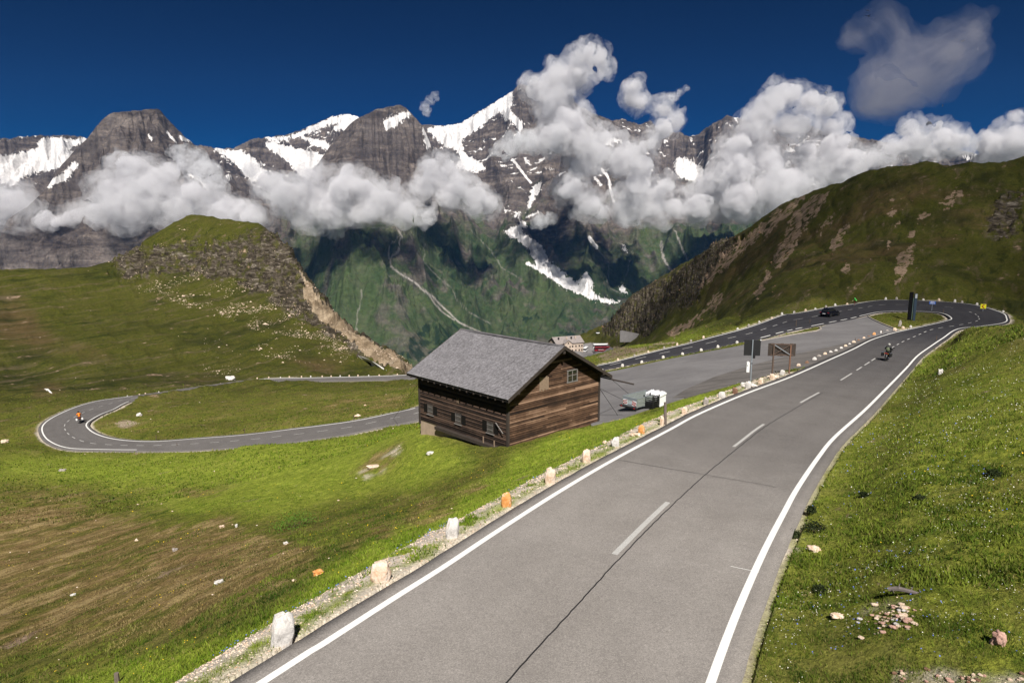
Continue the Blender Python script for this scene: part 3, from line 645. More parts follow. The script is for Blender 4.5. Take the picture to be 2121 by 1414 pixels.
def kerb(name, pts):
    P = [lot_hit(*p) for p in pts]; V = []; m = MB()
    for (x0, y0), (x1, y1) in zip(P[:-1], P[1:]):
        a = math.atan2(y1-y0, x1-x0); L = math.hypot(x1-x0, y1-y0); n = max(1, int(L/.9))
        for k in range(n):
            t = (k+.5)/n; x = x0+(x1-x0)*t; y = y0+(y1-y0)*t; m.box((x, y, float(lotz(x, y))+.02), (L/n*.94, .16, .22), Matrix.Rotation(a, 3, 'Z'))
    m.build(name, plain('kerb_stone', (.34, .30, .26), .9, var=.4, scale=.8), kind='structure')
kerb('kerb', [(1577,706),(1640,693.5),(1692,685.5),(1701,681.5),(1697,677.5)]); kerb('kerb', [(1797,655),(1808,662),(1830,672),(1860,683.5)])
# ------------------------------------------------------------------ far mountains: two height fields, true kilometres away
def px_az(x): r = ray(x, 480); return math.atan2(r[0], r[1])
def e_of(x, y): r = ray(x, y); return r[2]/math.hypot(r[0], r[1])
SIL_B = [(-900,420),(-500,330),(-200,300),(-60,295),(0,291),(60,285),(110,281),(150,281),(185,282),(215,300),(300,310),(380,308),(430,300),(460,308),(495,307),(515,297),(540,287),(590,282),(620,275),(660,258),(700,240),(735,236),(748,242),(790,262),(850,262),(880,258),(915,261),(950,257),(975,244),(1000,227),(1035,206),(1060,190),(1078,172),(1095,178),(1120,195),(1150,214),(1180,205),(1200,222),(1220,232),(1240,240),(1260,249),(1280,246),(1300,252),(1320,258),(1340,250),(1352,262),(1380,272),(1430,282),(1450,268),(1465,256),(1480,248),(1493,240),(1505,243),(1540,252),(1600,262),(1660,258),(1690,272),(1740,280),(1800,292),(1870,303),(1950,310),(2000,318),(2060,325),(2121,330),(2300,350),(2700,400),(3200,460)]
SIL_A = [(-900,520),(-300,500),(-100,480),(0,462),(60,430),(105,392),(125,365),(140,345),(170,315),(195,292),(215,270),(232,252),(245,241),(255,235),(280,233),(300,230),(325,229),(345,226),(352,230),(366,248),(380,264),(400,286),(430,312),(450,335),(480,372),(510,400),(540,420),(600,425),(630,395),(660,345),(690,305),(720,270),(745,248),(760,240),(790,226),(815,221),(835,217),(848,224),(862,240),(880,262),(892,290),(905,330),(925,375),(950,420),(1000,480),(1100,570),(1250,650),(1400,720),(3200,800)]
def mountain(name, sil, rho0, rho1, floor, jag, na, nr, seed, x0, x1, zoff=0):
    xs = np.array([s[0] for s in sil], float); ys = np.array([s[1] for s in sil], float)
    A = np.linspace(px_az(x0), px_az(x1), na)
    pxs = 1060.5+F*np.tan(A)*(C_-S_*((480-707)/F))
    sy = np.interp(pxs, xs, ys)
    e = np.array([e_of(a, b) for a, b in zip(pxs, sy)])
    if jag: e = e+jag*fbm(A*90, A*0, 5, seed)*.0032+jag*(ridged(A*220, A*0+.5, 3, seed+2)-.5)*.0012
    rr = rho1*(1+.10*fbm(A*5, A*0, 3, seed+4))
    T = np.r_[np.linspace(0, 1, nr), np.linspace(1.02, 1.5, 24)]
    AA, TT = np.meshgrid(A, T, indexing='ij')
    R = rho0+(rr[:, None]-rho0)*TT
    X = np.sin(AA)*R; Y = np.cos(AA)*R
    top = (e*rr)[:, None]
    q = np.clip(TT, 0, 1)
    prof = .10*q+.90*np.where(q < .2, 0, ((q-.2)/.8))**1.18
    Z = floor+(top-floor)*prof-np.maximum(TT-1, 0)*2200
    env = smooth(.08, .5, q)
    wx = X+260*fbm(X/900, Y/900, 4, seed+6); wy = Y+260*fbm(X/900+7, Y/900, 4, seed+7)
    Z += env*(330*(ridged(wx/1500, wy/2600, 7, seed+8, g=.52)-.52)+190*(ridged(wx/300, wy/900, 6, seed+9, g=.58)-.5)+26*fbm(wx/70, wy/110, 4, seed+10))
    # ledges: rock bands that step the face
    band = (Z+40*fbm(X/300, Y/300, 3, seed+11))/55; fr = band-np.floor(band)
    Z += env*5*(smooth(.15, .85, fr)-fr)*2
    E = Z/R; m = E[:, :].max(1)
    k = np.exp(-((TT-1)/.22)**2)
    for _ in range(3):
        E = Z/R; m = E.max(1); Z += ((e-m)[:, None]*R)*np.maximum(k, .0)*1.0
    over = Z/R-e[:, None]; Z -= np.maximum(over, 0)*R
    return X, Y, Z, AA, TT
nBa, nBr = 1500, 640
mats = {}
def mount_mask(X, Y, Z, which):
    px, py = proj(np.stack([X, Y, Z], -1))
    SN_B = [[(0,325),(40,318),(92,303),(72,297),(92,286),(130,284),(150,291),(185,281),(197,290),(160,300),(138,312),(168,318),(135,345),(108,352),(60,358),(25,385),(-20,375),(-60,330)], [(430,296),(455,306),(470,312),(497,312),(520,325),(540,345),(560,372),(520,375),(500,352),(470,325),(448,312)],
        [(545,283),(600,281),(598,292),(560,291)], [(550,295),(580,300),(620,308),(660,318),(674,325),(652,345),(640,370),(620,362),(600,338),(575,318),(555,308)], [(622,283),(660,288),(684,300),(680,311),(650,302)], [(598,283),(640,265),(690,242),(738,233),(750,242),(725,268),(692,270),(700,252),(662,266),(610,288)],
        [(884,268),(905,262),(950,256),(984,238),(1010,222),(1038,204),(1060,188),(1062,205),(1056,231),(1070,245),(1080,262),(1075,270),(1060,250),(1046,248),(1034,230),(1012,250),(997,263),(978,274),(957,291),(957,316),(990,334),(1007,350),(991,357),(944,347),(953,328),(944,309),(919,303),(904,290)],
        [(1395,337),(1417,325),(1439,338),(1457,350),(1464,366),(1439,376),(1401,362)], [(1105,385),(1124,376),(1112,402),(1092,440),(1094,415)], [(1084,325),(1092,328),(1099,342),(1090,340)], [(1060,440),(1076,440),(1079,448),(1068,447)],
        [(1045,478),(1073,468),(1084,457),(1094,474),(1083,470),(1078,478),(1112,502),(1126,516),(1136,539),(1162,560),(1192,586),(1215,563),(1229,586),(1225,604),(1241,615),(1288,626),(1262,627),(1228,620),(1195,607),(1175,598),(1142,577),(1119,562),(1106,537),(1096,518),(1076,498),(1056,491)],
        [(1288,506),(1296,511),(1300,524),(1293,520)], [(1290,586),(1298,608),(1283,603)], [(1240,282),(1262,290),(1275,305),(1255,300)], [(1250,280),(1285,290),(1290,298),(1262,292)], [(1660,309),(1690,309),(1690,314),(1665,315)], [(1870,300),(1896,300),(1890,306)], [(560,432),(585,430),(600,450),(590,465),(572,445)], [(1620,310),(1648,306),(1640,318)], [(1618,335),(1648,335),(1630,342)], [(1420,250),(1440,252),(1432,258)], [(1040,430),(1058,436),(1050,440)]]
    SN_A = [[(795,252),(815,240),(845,230),(851,238),(832,250),(815,262),(801,270),(794,258)], [(380,266),(390,270),(404,290),(396,294),(372,290),(372,284),(388,284)], [(128,358),(158,335),(163,342),(140,365),(118,370)], [(60,380),(110,368),(150,362),(140,372),(90,392),(60,394)], [(875,262),(905,270),(900,300),(885,310),(880,292)]]
    LN = [([(1062,331),(1099,378)], 2.0), ([(1246,350),(1261,371),(1265,395),(1271,418)], 2.0), ([(1233,368),(1244,384)], 2.2), ([(1092,545),(1129,565),(1175,596)], 2.4), ([(1221,493),(1235,512)], 3.2), ([(1056,231),(1078,256),(1075,281)], 2.2), ([(345,274),(364,294)], 1.4), ([(307,280),(316,292)], 1), ([(392,362),(412,370),(430,392)], 2.2), ([(1115,440),(1090,450)], 1.2)]
    ST = [([(822,471),(832,489),(824,519),(809,536),(810,552),(832,569),(858,584),(878,602),(898,615),(911,631),(931,648),(951,668),(980,681),(1010,695)], 2.6), ([(827,489),(807,509),(805,536)], 1.8), ([(880,600),(896,622),(915,645),(940,662)], 2.0), ([(880,505),(878,542),(905,572),(937,598),(946,621),(974,648),(1017,671)], 1.2),
        ([(974,476),(1017,519),(1040,555),(1075,575)], 1.2), ([(1205,470),(1235,512),(1261,545),(1259,595),(1291,610)], 1.5), ([(1370,500),(1372,530),(1392,565)], 3), ([(1400,480),(1415,520),(1430,550)], 2.5), ([(750,600),(742,650),(738,700)], 1.4), ([(1159,430),(1150,500)], 1.2), ([(1310,520),(1300,560),(1290,590)], 1.2)]
    rag = fbm(X/45, Y/45, 3, 201)
    sn = .5*pset(px, py, SN_B if which == 'B' else SN_A, 9, .09, 5)+.5*pset(px, py, SN_B if which == 'B' else SN_A, 14, .2, 8); sn = sn*smooth(-.62, -.2, fbm(X/30, Y/30+Z/20, 4, 251)+.08)
    for pts, w in LN: sn = np.maximum(sn, smooth(w+1.4, w-.6, dist_line(px, py, pts)+rag*2.5))
    # thin snow caught on ledges high up
    hi = smooth(120, 700, Z)*smooth(.38, .55, ridged(X/150, Y/150+Z/45, 4, 211))*smooth(.62, .8, ridged(X/420, Y/420+Z/300, 3, 215))
    sn = np.clip(sn+hi*(.9 if which == 'B' else .25), 0, 1)
    if which == 'B': sn = sn*smooth(-.75, -.3, rag+.25)
    st = np.zeros_like(px); brk = fbm(X/38, Y/38+Z/50, 4, 241)
    for pts, w in ST: st = np.maximum(st, smooth(w*.62+1.0, w*.62-1.1, dist_line(px+5*rag, py+3*rag, pts)+1.8*brk)*(.9 if w > 1.7 else .5))
    gx = fbm(X/420, Y/420, 5, 221)+.6*fbm(X/110, Y/110+Z/160, 4, 223)
    lim = np.interp(px.ravel(), [-100, 500, 620, 800, 1000, 1100, 1200, 1300, 1500], [640, 600, 470, 470, 445, 500, 520, 470, 440]).reshape(px.shape)
    gr = np.maximum(smooth(-70, 110, py-lim+gx*190), smooth(540, 640, py+gx*90)*.9*(px > 560))
    GP = [[(905,480),(960,470),(1020,500),(1060,530),(1110,560),(1060,560),(1000,540),(930,510)], [(1000,590),(1060,560),(1150,600),(1250,640),(1300,640),(1240,700),(1100,690),(1030,650)], [(700,640),(760,600),(880,600),(900,640),(860,700),(760,720)]]
    gr = np.clip(np.maximum(gr, .75*pset(px, py, GP, 30, .02, 9)*smooth(-.5, .0, gx+.2)), 0, 1)*(1-.6*smooth(.15, .5, gx*-1+.05))
    fo = pset(px, py, [[(820,760),(850,700),(890,672),(950,672),(960,700),(900,740)], [(1135,690),(1180,688),(1245,690),(1240,702),(1150,706)], [(690,700),(760,710),(840,760),(700,770)], [(1080,655),(1110,650),(1120,662),(1085,665)]], 22, .06, 13)*smooth(-.25, .15, fbm(X/60, Y/60, 4, 231))*.85
    return np.stack([sn, gr, st, fo], -1)
g = N('mountain_rock'); oc = g.coord(); sn, gr, stt, fo = g.attr('mm')
s1 = g.noise(g.mapping(oc, (1/500, 1/500, 1/85)), 1.0, 9, .72, 1.1); s2 = g.noise(g.mapping(oc, (1/60, 1/60, 1/200)), 1.0, 6, .65, .6); s3 = g.noise(oc, 1/500, 6, .6); s4 = g.noise(oc, 1/26, 6, .7)
rock = g.ramp(s1, [(.32, (.026, .021, .020)), (.46, (.072, .058, .051)), (.55, (.120, .098, .085)), (.68, (.22, .185, .16))])
rock = g.mix(g.ramp(s2, [(.36, .55), (.58, 0.)]), rock, (.040, .036, .036))
rock = g.mix(g.ramp(s3, [(.45, 0.), (.65, .5)]), rock, (.135, .115, .105))
rock = g.mix(1.0, rock, g.ramp(s4, [(.3, .62), (.7, 1.4)]), 'MULTIPLY')
grn = g.mix(g.ramp(s3, [(.35, 0.), (.65, 1.)]), (.024, .044, .018), (.055, .078, .028))
grn = g.mix(g.ramp(s2, [(.42, .0), (.62, .6)]), grn, (.075, .080, .045))
grn = g.mix(1.0, grn, g.ramp(s4, [(.3, .7), (.7, 1.3)]), 'MULTIPLY')
c = g.mix(gr, rock, grn); c = g.mix(fo, c, (.010, .022, .012))
c = g.mix(stt, c, (.30, .275, .25))
c = g.mix(g.ramp(g.math('ADD', sn, g.math('MULTIPLY', g.math('SUBTRACT', s4, .5), .9)), [(.32, 0.), (.52, 1.)]), c, g.mix(g.ramp(s4, [(.3, 0.), (.6, 1.)]), (.50, .48, .47), (.74, .72, .71)))
M_mount = g.bsdf(c, .95, bump=g.math('ADD', s4, g.math('MULTIPLY', s2, 1.0)), bdist=16, bstr=.9, spec=.05)
for name, sil, args in (('mountain_range', SIL_B, (3000, 7800, -870, 1.0, 1500, 620, 301, -560, 2700)), ('mountain_spur', SIL_A, (3300, 5600, -860, .55, 1150, 460, 401, -560, 1560))):
    r0, r1_, fl, jg, na, nr, sd_, x0, x1 = args
    X, Y, Z, AA, TT = mountain(name, sil, r0, r1_, fl, jg, na, nr, sd_, x0, x1)
    me = mesh_np(name, np.stack([X, Y, Z], -1).reshape(-1, 3), grid_faces(*X.shape)[:, ::-1], M_mount)
    add_attr(me, 'mm', mount_mask(X, Y, Z, 'B' if 'range' in name else 'A').reshape(-1, 4)); link(name, me, kind='structure')
# valley floor under it all, out to the horizon
rr = np.geomspace(700, 45000, 30); aa = np.linspace(-PI/2, PI/2, 80)
A_, R2 = np.meshgrid(aa, rr, indexing='ij')
me = mesh_np('valley_floor', np.stack([np.sin(A_)*R2, np.cos(A_)*R2, -880+0*A_-np.maximum(0, 900-R2)*0], -1).reshape(-1, 3), grid_faces(80, 30)[:, ::-1], M_mount)
add_attr(me, 'mm', np.tile([0, 1, 0, .2], (len(me.vertices), 1))); link('valley_floor', me, kind='structure')
# ------------------------------------------------------------------ clouds: closed meshes filled with scattering droplets
def cloud_mat(name, dens, scale, lo, hi, col=(.98, .98, 1)):
    g = N(name); oc = g.coord()
    n = g.noise(oc, scale, 7, .72, .7)
    d = g.n('MapRange'); g.ln(n, d.inputs[0]); d.inputs[1].default_value = lo; d.inputs[2].default_value = hi; d.inputs[3].default_value = 0; d.inputs[4].default_value = dens
    v = g.n('VolumePrincipled'); v.inputs['Color'].default_value = (*col, 1); v.inputs['Anisotropy'].default_value = .0; g.ln(d.outputs[0], v.inputs['Density'])
    g.ln(v.outputs[0], g.out.inputs['Volume']); return g.m
M_cl = cloud_mat('cloud_vapour', .034, 1/150, .40, .66, (.95, .94, .96))
M_fringe = cloud_mat('fringe_vapour', .015, 1/110, .45, .74, (.95, .94, .96))
M_wisp = cloud_mat('thin_vapour', .020, 1/55, .44, .70)
M_dark = cloud_mat('grey_vapour', .0042, 1/340, .40, .82, (.50, .49, .55))
for m in (M_fringe, M_cl, M_wisp, M_dark): m.cycles.volume_step_rate = .22
def shell(name, circ, Yd, mat, voxel, disp, seed, k1, npuff, cen_, parent=None):
    rs = np.random.default_rng(seed); bm = bmesh.new(); pts = []
    for (x, y, r) in circ:
        Y0 = Yd*(1+rs.uniform(-.03, .03)); c = aty(x, y, Y0); R = r*Y0/F
        pts.append((c, R*k1, True))
        for k in range(npuff):                        # smaller puffs riding on each big one
            d = rs.normal(size=3); d /= np.linalg.norm(d); pts.append((c+d*R*k1*np.array([.95, 1.3, .92]), R*k1*rs.uniform(.18, .45), False))
    if cen_ is None: cen_ = np.mean([p[0] for p in pts], 0)
    for c, R, big in pts:
        vs_ = bmesh.ops.create_icosphere(bm, subdivisions=3 if big else 2, radius=R)['verts']
        sz = rs.uniform(.8, 1.0)
        for v in vs_: v.co.x += c[0]-cen_[0]; v.co.y = v.co.y*1.9+c[1]-cen_[1]; v.co.z = v.co.z*sz+c[2]-cen_[2]
    me = D.meshes.new(name); bm.to_mesh(me); bm.free(); me.materials.append(mat)
    o = link(name, me, parent)
    m = o.modifiers.new('shell', 'REMESH'); m.mode = 'VOXEL'; m.voxel_size = voxel; m.use_smooth_shade = True
    for sc, st in ((13, 7.0), (5, 4.2)):
        t = D.textures.new('puff', 'CLOUDS'); t.noise_scale = voxel*sc; t.noise_depth = 4
        m = o.modifiers.new('puff', 'DISPLACE'); m.texture = t; m.strength = voxel*st*disp; m.mid_level = .5; m.texture_coords = 'LOCAL'
    return o, cen_
def cloud(label, circ, Yd, mat, voxel, disp=1.0, seed=0, group=None):
    if mat is M_cl:
        o, c = shell('cloud', circ, Yd, M_fringe, voxel, disp*1.15, seed, 1.30, 5, None)
        shell('core', circ, Yd, M_cl, voxel, disp*1.1, seed, .76, 7, c, o)
    elif mat is M_dark:
        o, c = shell('cloud', circ, Yd, mat, voxel, disp*1.5, seed, 1.35, 6, None)
        shell('core', circ, Yd, mat, voxel, disp*1.5, seed+1, 1.0, 6, c, o)
    else: o, c = shell('cloud', circ, Yd, mat, voxel, disp, seed, 1.15, 6, None)
    o.location = [float(t) for t in c]; o['label'] = label; o['category'] = 'cloud'
    if group: o['group'] = group
    return o
G_ = 'clouds hanging in front of the mountain wall'
cloud('grey cloud at the far left edge below the snowfield', [(20,430,42),(60,450,33),(-10,468,38),(100,458,24),(-60,440,60),(75,475,18),(-30,405,25)], 4350, M_cl, 14, seed=1, group=G_)
cloud('broad white cloud bank behind the grassy knoll, under the dark flat-topped peak', [(270,345,30),(243,388,38),(300,375,42),(330,415,46),(270,428,46),(220,440,33),(165,452,28),(130,462,22),(380,438,42),(430,425,36),(480,440,38),(525,450,28),(352,360,22),(400,400,24),(258,330,16)], 4350, M_cl, 16, seed=2, group=G_)
cloud('long white cloud right of the knoll, crossing the foot of the middle peak', [(600,400,38),(650,415,45),(710,392,42),(755,395,38),(800,425,36),(700,435,38),(845,440,28),(560,378,24),(650,368,26),(720,362,20),(645,455,24),(745,448,26),(885,445,20),(520,350,14),(770,440,26)], 4350, M_cl, 16, seed=3, group=G_)
cloud('white cloud below the glacier, left of the highest summit', [(900,368,34),(930,345,24),(950,390,34),(985,412,30),(1012,428,20),(870,390,24),(980,436,18),(890,342,18),(935,415,20)], 4650, M_cl, 14, seed=4, group=G_)
cloud('tall plume of cloud rising over the highest summit', [(1232,122,26),(1200,118,22),(1250,140,20),(1190,158,34),(1150,168,30),(1118,188,28),(1150,215,40),(1105,172,20),(1180,248,38),(1205,290,40),(1150,285,36),(1235,318,32),(1205,345,32),(1185,385,32),(1215,425,28),(1245,440,18),(1248,282,22),(1220,100,12),(1175,395,28)], 4650, M_cl, 15, seed=5, group=G_)
cloud('ragged column of cloud between the summit plume and the small right glacier', [(1310,185,18),(1325,212,18),(1302,205,14),(1375,225,20),(1395,250,20),(1372,272,22),(1340,300,24),(1300,320,30),(1285,345,22),(1330,345,26),(1320,380,28),(1305,420,36),(1350,428,36),(1378,385,24),(1300,442,26),(1395,430,22),(1355,402,30)], 4650, M_cl, 14, seed=6, group=G_)
cloud('largest bright cloud mass above the end of the right hillside', [(1630,198,26),(1602,215,26),(1580,240,28),(1560,270,32),(1530,300,32),(1520,350,38),(1480,390,36),(1450,425,32),(1520,415,44),(1590,400,46),(1580,330,38),(1645,262,30),(1682,208,22),(1712,222,22),(1722,262,26),(1730,300,24),(1640,380,42),(1700,350,36),(1755,330,28),(1740,365,32),(1800,325,22),(1662,318,28),(1600,440,28),(1545,452,20),(1440,450,20)], 4650, M_cl, 16, seed=7, group=G_)
cloud('rounded white cloud over the right-hand ridge, second from the right edge', [(1852,302,22),(1900,290,26),(1940,290,30),(1972,298,26),(1885,264,18),(1920,318,24),(1830,330,20),(1935,262,18)], 4650, M_cl, 13, seed=8, group=G_)
cloud('white cloud cut by the right edge of the picture, above the green ridge', [(2052,305,26),(2090,292,32),(2130,285,42),(2062,330,24),(2160,320,50),(2112,240,12),(2050,280,14)], 4650, M_cl, 13, seed=9, group=G_)
cloud('thin dark grey cloud high in the blue sky at upper right', [(1795,62,28),(1770,75,16),(1840,58,20),(1825,50,18),(1865,85,26),(1905,125,56),(1955,105,46),(1870,175,46),(1988,84,26),(1830,205,30),(1925,170,40),(1880,220,26)], 3000, M_dark, 24, disp=.8, seed=10)
cloud('tiny wisp of cloud above the middle peak', [(886,212,8),(892,205,6),(900,198,7),(905,206,5),(880,224,7),(877,216,5),(884,236,7),(889,228,5),(896,212,5)], 4600, M_wisp, 5, seed=11, group=G_)
cloud('small flat cloud patch above the long avalanche snow', [(1118,456,16),(1140,452,13)], 4600, M_wisp, 7, seed=12, group=G_)
cloud('smoky shred of cloud drifting across the right shoulder of the flat-topped peak', [(400,335,26),(430,355,24),(370,318,18),(450,385,18)], 4350, M_wisp, 10, seed=13, group=G_)
cloud('smoky shred of cloud left of the summit plume, over dark rock', [(1060,300,22),(1090,292,24),(1040,310,16)], 4650, M_wisp, 10, seed=14, group=G_)
cloud('curled finger of cloud pointing into the blue sky', [(1398,200,9),(1410,192,8),(1420,184,6),(1386,208,9)], 4650, M_wisp, 6, seed=15, group=G_)
# ------------------------------------------------------------------ the wooden hut
def tone_mat(name, stops, rough=.85, sc=(1, 1, 1), grain=30, streak=None, bd=.01):
    g = N(name); oc = g.coord(); t, b_, _, _ = g.attr('tone')
    n = g.noise(g.mapping(oc, sc), grain, 5, .7); n2 = g.noise(oc, .9, 5, .65)
    f = g.math('ADD', g.math('MULTIPLY', t, .62), g.math('ADD', g.math('MULTIPLY', n, .28), g.math('MULTIPLY', g.math('SUBTRACT', n2, .3), .42)))
    return g.bsdf(g.ramp(f, stops), rough, bump=n, bdist=bd, spec=.2)
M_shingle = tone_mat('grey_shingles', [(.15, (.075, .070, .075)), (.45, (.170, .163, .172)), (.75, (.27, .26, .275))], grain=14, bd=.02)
M_board = tone_mat('brown_boards', [(.25, (.010, .007, .006)), (.45, (.036, .021, .014)), (.62, (.10, .056, .034)), (.85, (.30, .19, .125))], sc=(.25, .25, 4), grain=12, bd=.015)  # warmer, lighter brown wood than the dark boards
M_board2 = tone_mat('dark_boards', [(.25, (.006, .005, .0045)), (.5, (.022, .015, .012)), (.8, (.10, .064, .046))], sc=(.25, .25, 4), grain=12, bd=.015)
M_trim = tone_mat('trim_wood', [(.1, (.03, .024, .02)), (.6, (.10, .078, .066))], grain=10)
M_palewood = plain('pale_wood', (.24, .17, .12), .85, var=.5, scale=12)
M_glass = plain('dark_glass', (.012, .014, .016), .12, spec=.6)
M_bar = plain('weathered_white_bars', (.19, .175, .165), .7, var=.2)
M_conc = plain('old_concrete', (.36, .27, .20), .95, var=.4, scale=1.5)
M_iron = plain('dark_iron', (.03, .03, .032), .5, .6)
class TB:                                             # boxes with a tone per piece
    def __init__(s): s.V = []; s.F = []; s.T = []
    def quadbox(s, c8, tone):
        o = len(s.V); s.V += [tuple(p) for p in c8]; s.T += [tone]*8
        for f in ((0, 3, 2, 1), (4, 5, 6, 7), (0, 1, 5, 4), (1, 2, 6, 5), (2, 3, 7, 6), (3, 0, 4, 7)): s.F.append(tuple(o+i for i in f))
    def build(s, name, mat, parent, **kw):
        me = mesh_np(name, np.array(s.V), np.array(s.F), mat, False); add_attr(me, 'tone', np.array([(t, t, t, 1) for t in s.T])); return link(name, me, parent, **kw)
HA = math.radians(43.4); HO = np.array([-.27, 42.87, -11.0])
hu = np.array([math.cos(HA), math.sin(HA), 0]); hv = np.array([-math.sin(HA), math.cos(HA), 0])
hut = empty('wooden_hut', (HO[0], HO[1], -11.0), HA, 'weathered dark wooden hut with grey shingle roof below the main road', 'hut')
HW, HL, HR = 11.0, 11.65, 2.95; ov = .75; ovg = .7
def roofz(x): return HR*(1-abs(x-HW/2)/(HW/2))
rs = random.Random(4)
for side in (0, 1):
    t = TB(); sl_ = math.hypot(HW/2, HR); rows = 46; rh = sl_/rows
    for r in range(rows):
        y = -.02
        while y < HL:
            w = min(rs.uniform(.06, .15), HL-y+.02)
            d0 = r*rh; d1 = (r+1)*rh+.10; lift = rs.uniform(.0, .012)
            def P(d, yy, h):
                xx = d*(HW/2)/sl_; zz = d*HR/sl_; nx, nz = -HR/sl_, (HW/2)/sl_
                xx += nx*h; zz += nz*h
                sag = -.10*math.sin(PI*min(max(yy/HL, 0), 1))*(d/sl_)
                return (xx if side == 0 else HW-xx, yy, zz+sag)
            a = .055+lift; b = .02; g0 = .004
            c8 = [P(d0, y+g0, .0), P(d1, y+g0, .0), P(d1, y+w-g0, .0), P(d0, y+w-g0, .0), P(d0, y+g0, a), P(d1, y+g0, b), P(d1, y+w-g0, b), P(d0, y+w-g0, a)]
            if side == 1: c8 = [c8[3], c8[2], c8[1], c8[0], c8[7], c8[6], c8[5], c8[4]]
            t.quadbox(c8, rs.betavariate(6, 6)); y += w
    t.build('roof_slope', M_shingle, hut)
m = MB()                                              # roof boarding under the shingles
for sgn in (0, 1):
    x0, x1 = (0.02, HW/2) if sgn == 0 else (HW-.02, HW/2)
    m.prism([(x0, -.10), (x1, HR-.10-.1), (x1, HR-.22), (x0, -.17)] if sgn == 0 else [(x0, -.17), (x1, HR-.22), (x1, HR-.2), (x0, -.10)], 1, .03, HL-.03)
m.build('roof_boarding', M_board2, hut)
for yy in (-.06, HL+.02):                             # barge boards along both gable edges, and a ridge cap
    for s in (-1, 1):
        xe = 0 if s < 0 else HW; m = MB()
        q = [(xe-.06*(-s) if False else xe, -.20), (HW/2, HR-.20), (HW/2, HR+.06), (xe, .06)]
        m.prism(q, 1, yy, yy+.045+.004*s); m.build('barge_board', M_trim, hut)
m = MB(); m.prism([(HW/2-.14, HR+.0), (HW/2, HR+.10), (HW/2+.14, HR+.0), (HW/2, HR+.04)], 1, -.03, HL+.03); m.build('ridge_cap', M_shingle, hut)
# lapped wall boards; outer faces, clipped to the gable
def boards(name, axis, fixed, outward, lo, hi, zlo, mat, gable=False, seed=0, tlo=0., thi=1.):
    t = TB(); r = random.Random(seed); z = zlo
    while True:
        h = r.uniform(.12, .17)
        if gable:
            zt = z+h
            if zt > HR-.35: break
            a, b = lo, hi
            if zt > roofz(lo)-.2: d = (zt+.2)/HR*(HW/2); a = max(lo, d); b = min(hi, HW-d)
            if b-a < .2: break
        else:
            if z+h > roofz(fixed)-.12: break
            a, b = lo, hi
        s = a; rowt = r.gauss(0, .13)
        while s < b-.01:
            e = min(b, s+r.uniform(1.2, 4.2)); 
            if b-e < .4: e = b
            tn = min(1, max(0, rowt+r.gauss((tlo+thi)/2, .09))); o0 = .055+r.uniform(0, .03); o1 = .0
            if axis == 0:                              # board runs along x at y=fixed
                yo = lambda o: fixed+outward*o
                c8 = [(s, yo(-.03), z), (e, yo(-.03), z), (e, yo(o0), z), (s, yo(o0), z), (s, yo(-.03), z+h), (e, yo(-.03), z+h), (e, yo(o1), z+h), (s, yo(o1), z+h)]
            else:
                xo = lambda o: fixed+outward*o
                c8 = [(xo(-.03), s, z), (xo(o0), s, z), (xo(o0), e, z), (xo(-.03), e, z), (xo(-.03), s, z+h), (xo(o1), s, z+h), (xo(o1), e, z+h), (xo(-.03), e, z+h)]
            t.quadbox(c8, tn); s = e+.006
        z += h
    return t.build(name, mat, hut)
ZB = -3.7
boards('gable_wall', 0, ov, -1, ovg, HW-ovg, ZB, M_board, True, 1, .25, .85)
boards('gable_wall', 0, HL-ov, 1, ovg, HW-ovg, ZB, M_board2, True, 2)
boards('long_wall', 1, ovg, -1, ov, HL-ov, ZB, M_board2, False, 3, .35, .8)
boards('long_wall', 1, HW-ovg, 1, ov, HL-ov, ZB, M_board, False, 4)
m = MB(); m.box((HW/2, HL/2, ZB/2-.1), (HW-2*ovg-.08, HL-2*ov-.08, -ZB+.2-.3)); m.build('inner_wall', M_board2, hut)
for (x, y) in ((ovg, ov), (HW-ovg, ov), (ovg, HL-ov), (HW-ovg, HL-ov)):
    m = MB(); zt = roofz(x)-.16; m.box((x+(-.03 if x < 2 else .03), y+(-.03 if y < 2 else .03), (zt+ZB-.3)/2), (.17, .17, zt-ZB+.3)); m.build('corner_post', M_trim, hut)
m = MB(); m.box((HW/2, HL/2, ZB-1.3), (HW-2*ovg+.05, HL-2*ov+.05, 2.6)); m.build('foundation', M_conc, hut, bevel=.02)
m = MB(); m.box((ovg-.22, HL/2-1.2, ZB-.05), (.34, HL-2*ov-2.2, .09)); m.box((ovg-.34, HL/2-1.2, ZB-.16), (.1, HL-2*ov-2.2, .14)); m.build('sill_beam', M_trim, hut)
def hplane(x, y, axis, val):                           # photo point -> local point on a wall plane
    r = ray(x, y); o = -HO; lo = np.array([o @ hu, o @ hv, o[2]]); lr_ = np.array([r @ hu, r @ hv, r[2]])
    t = (val-lo[axis])/lr_[axis]; return lo+lr_*t
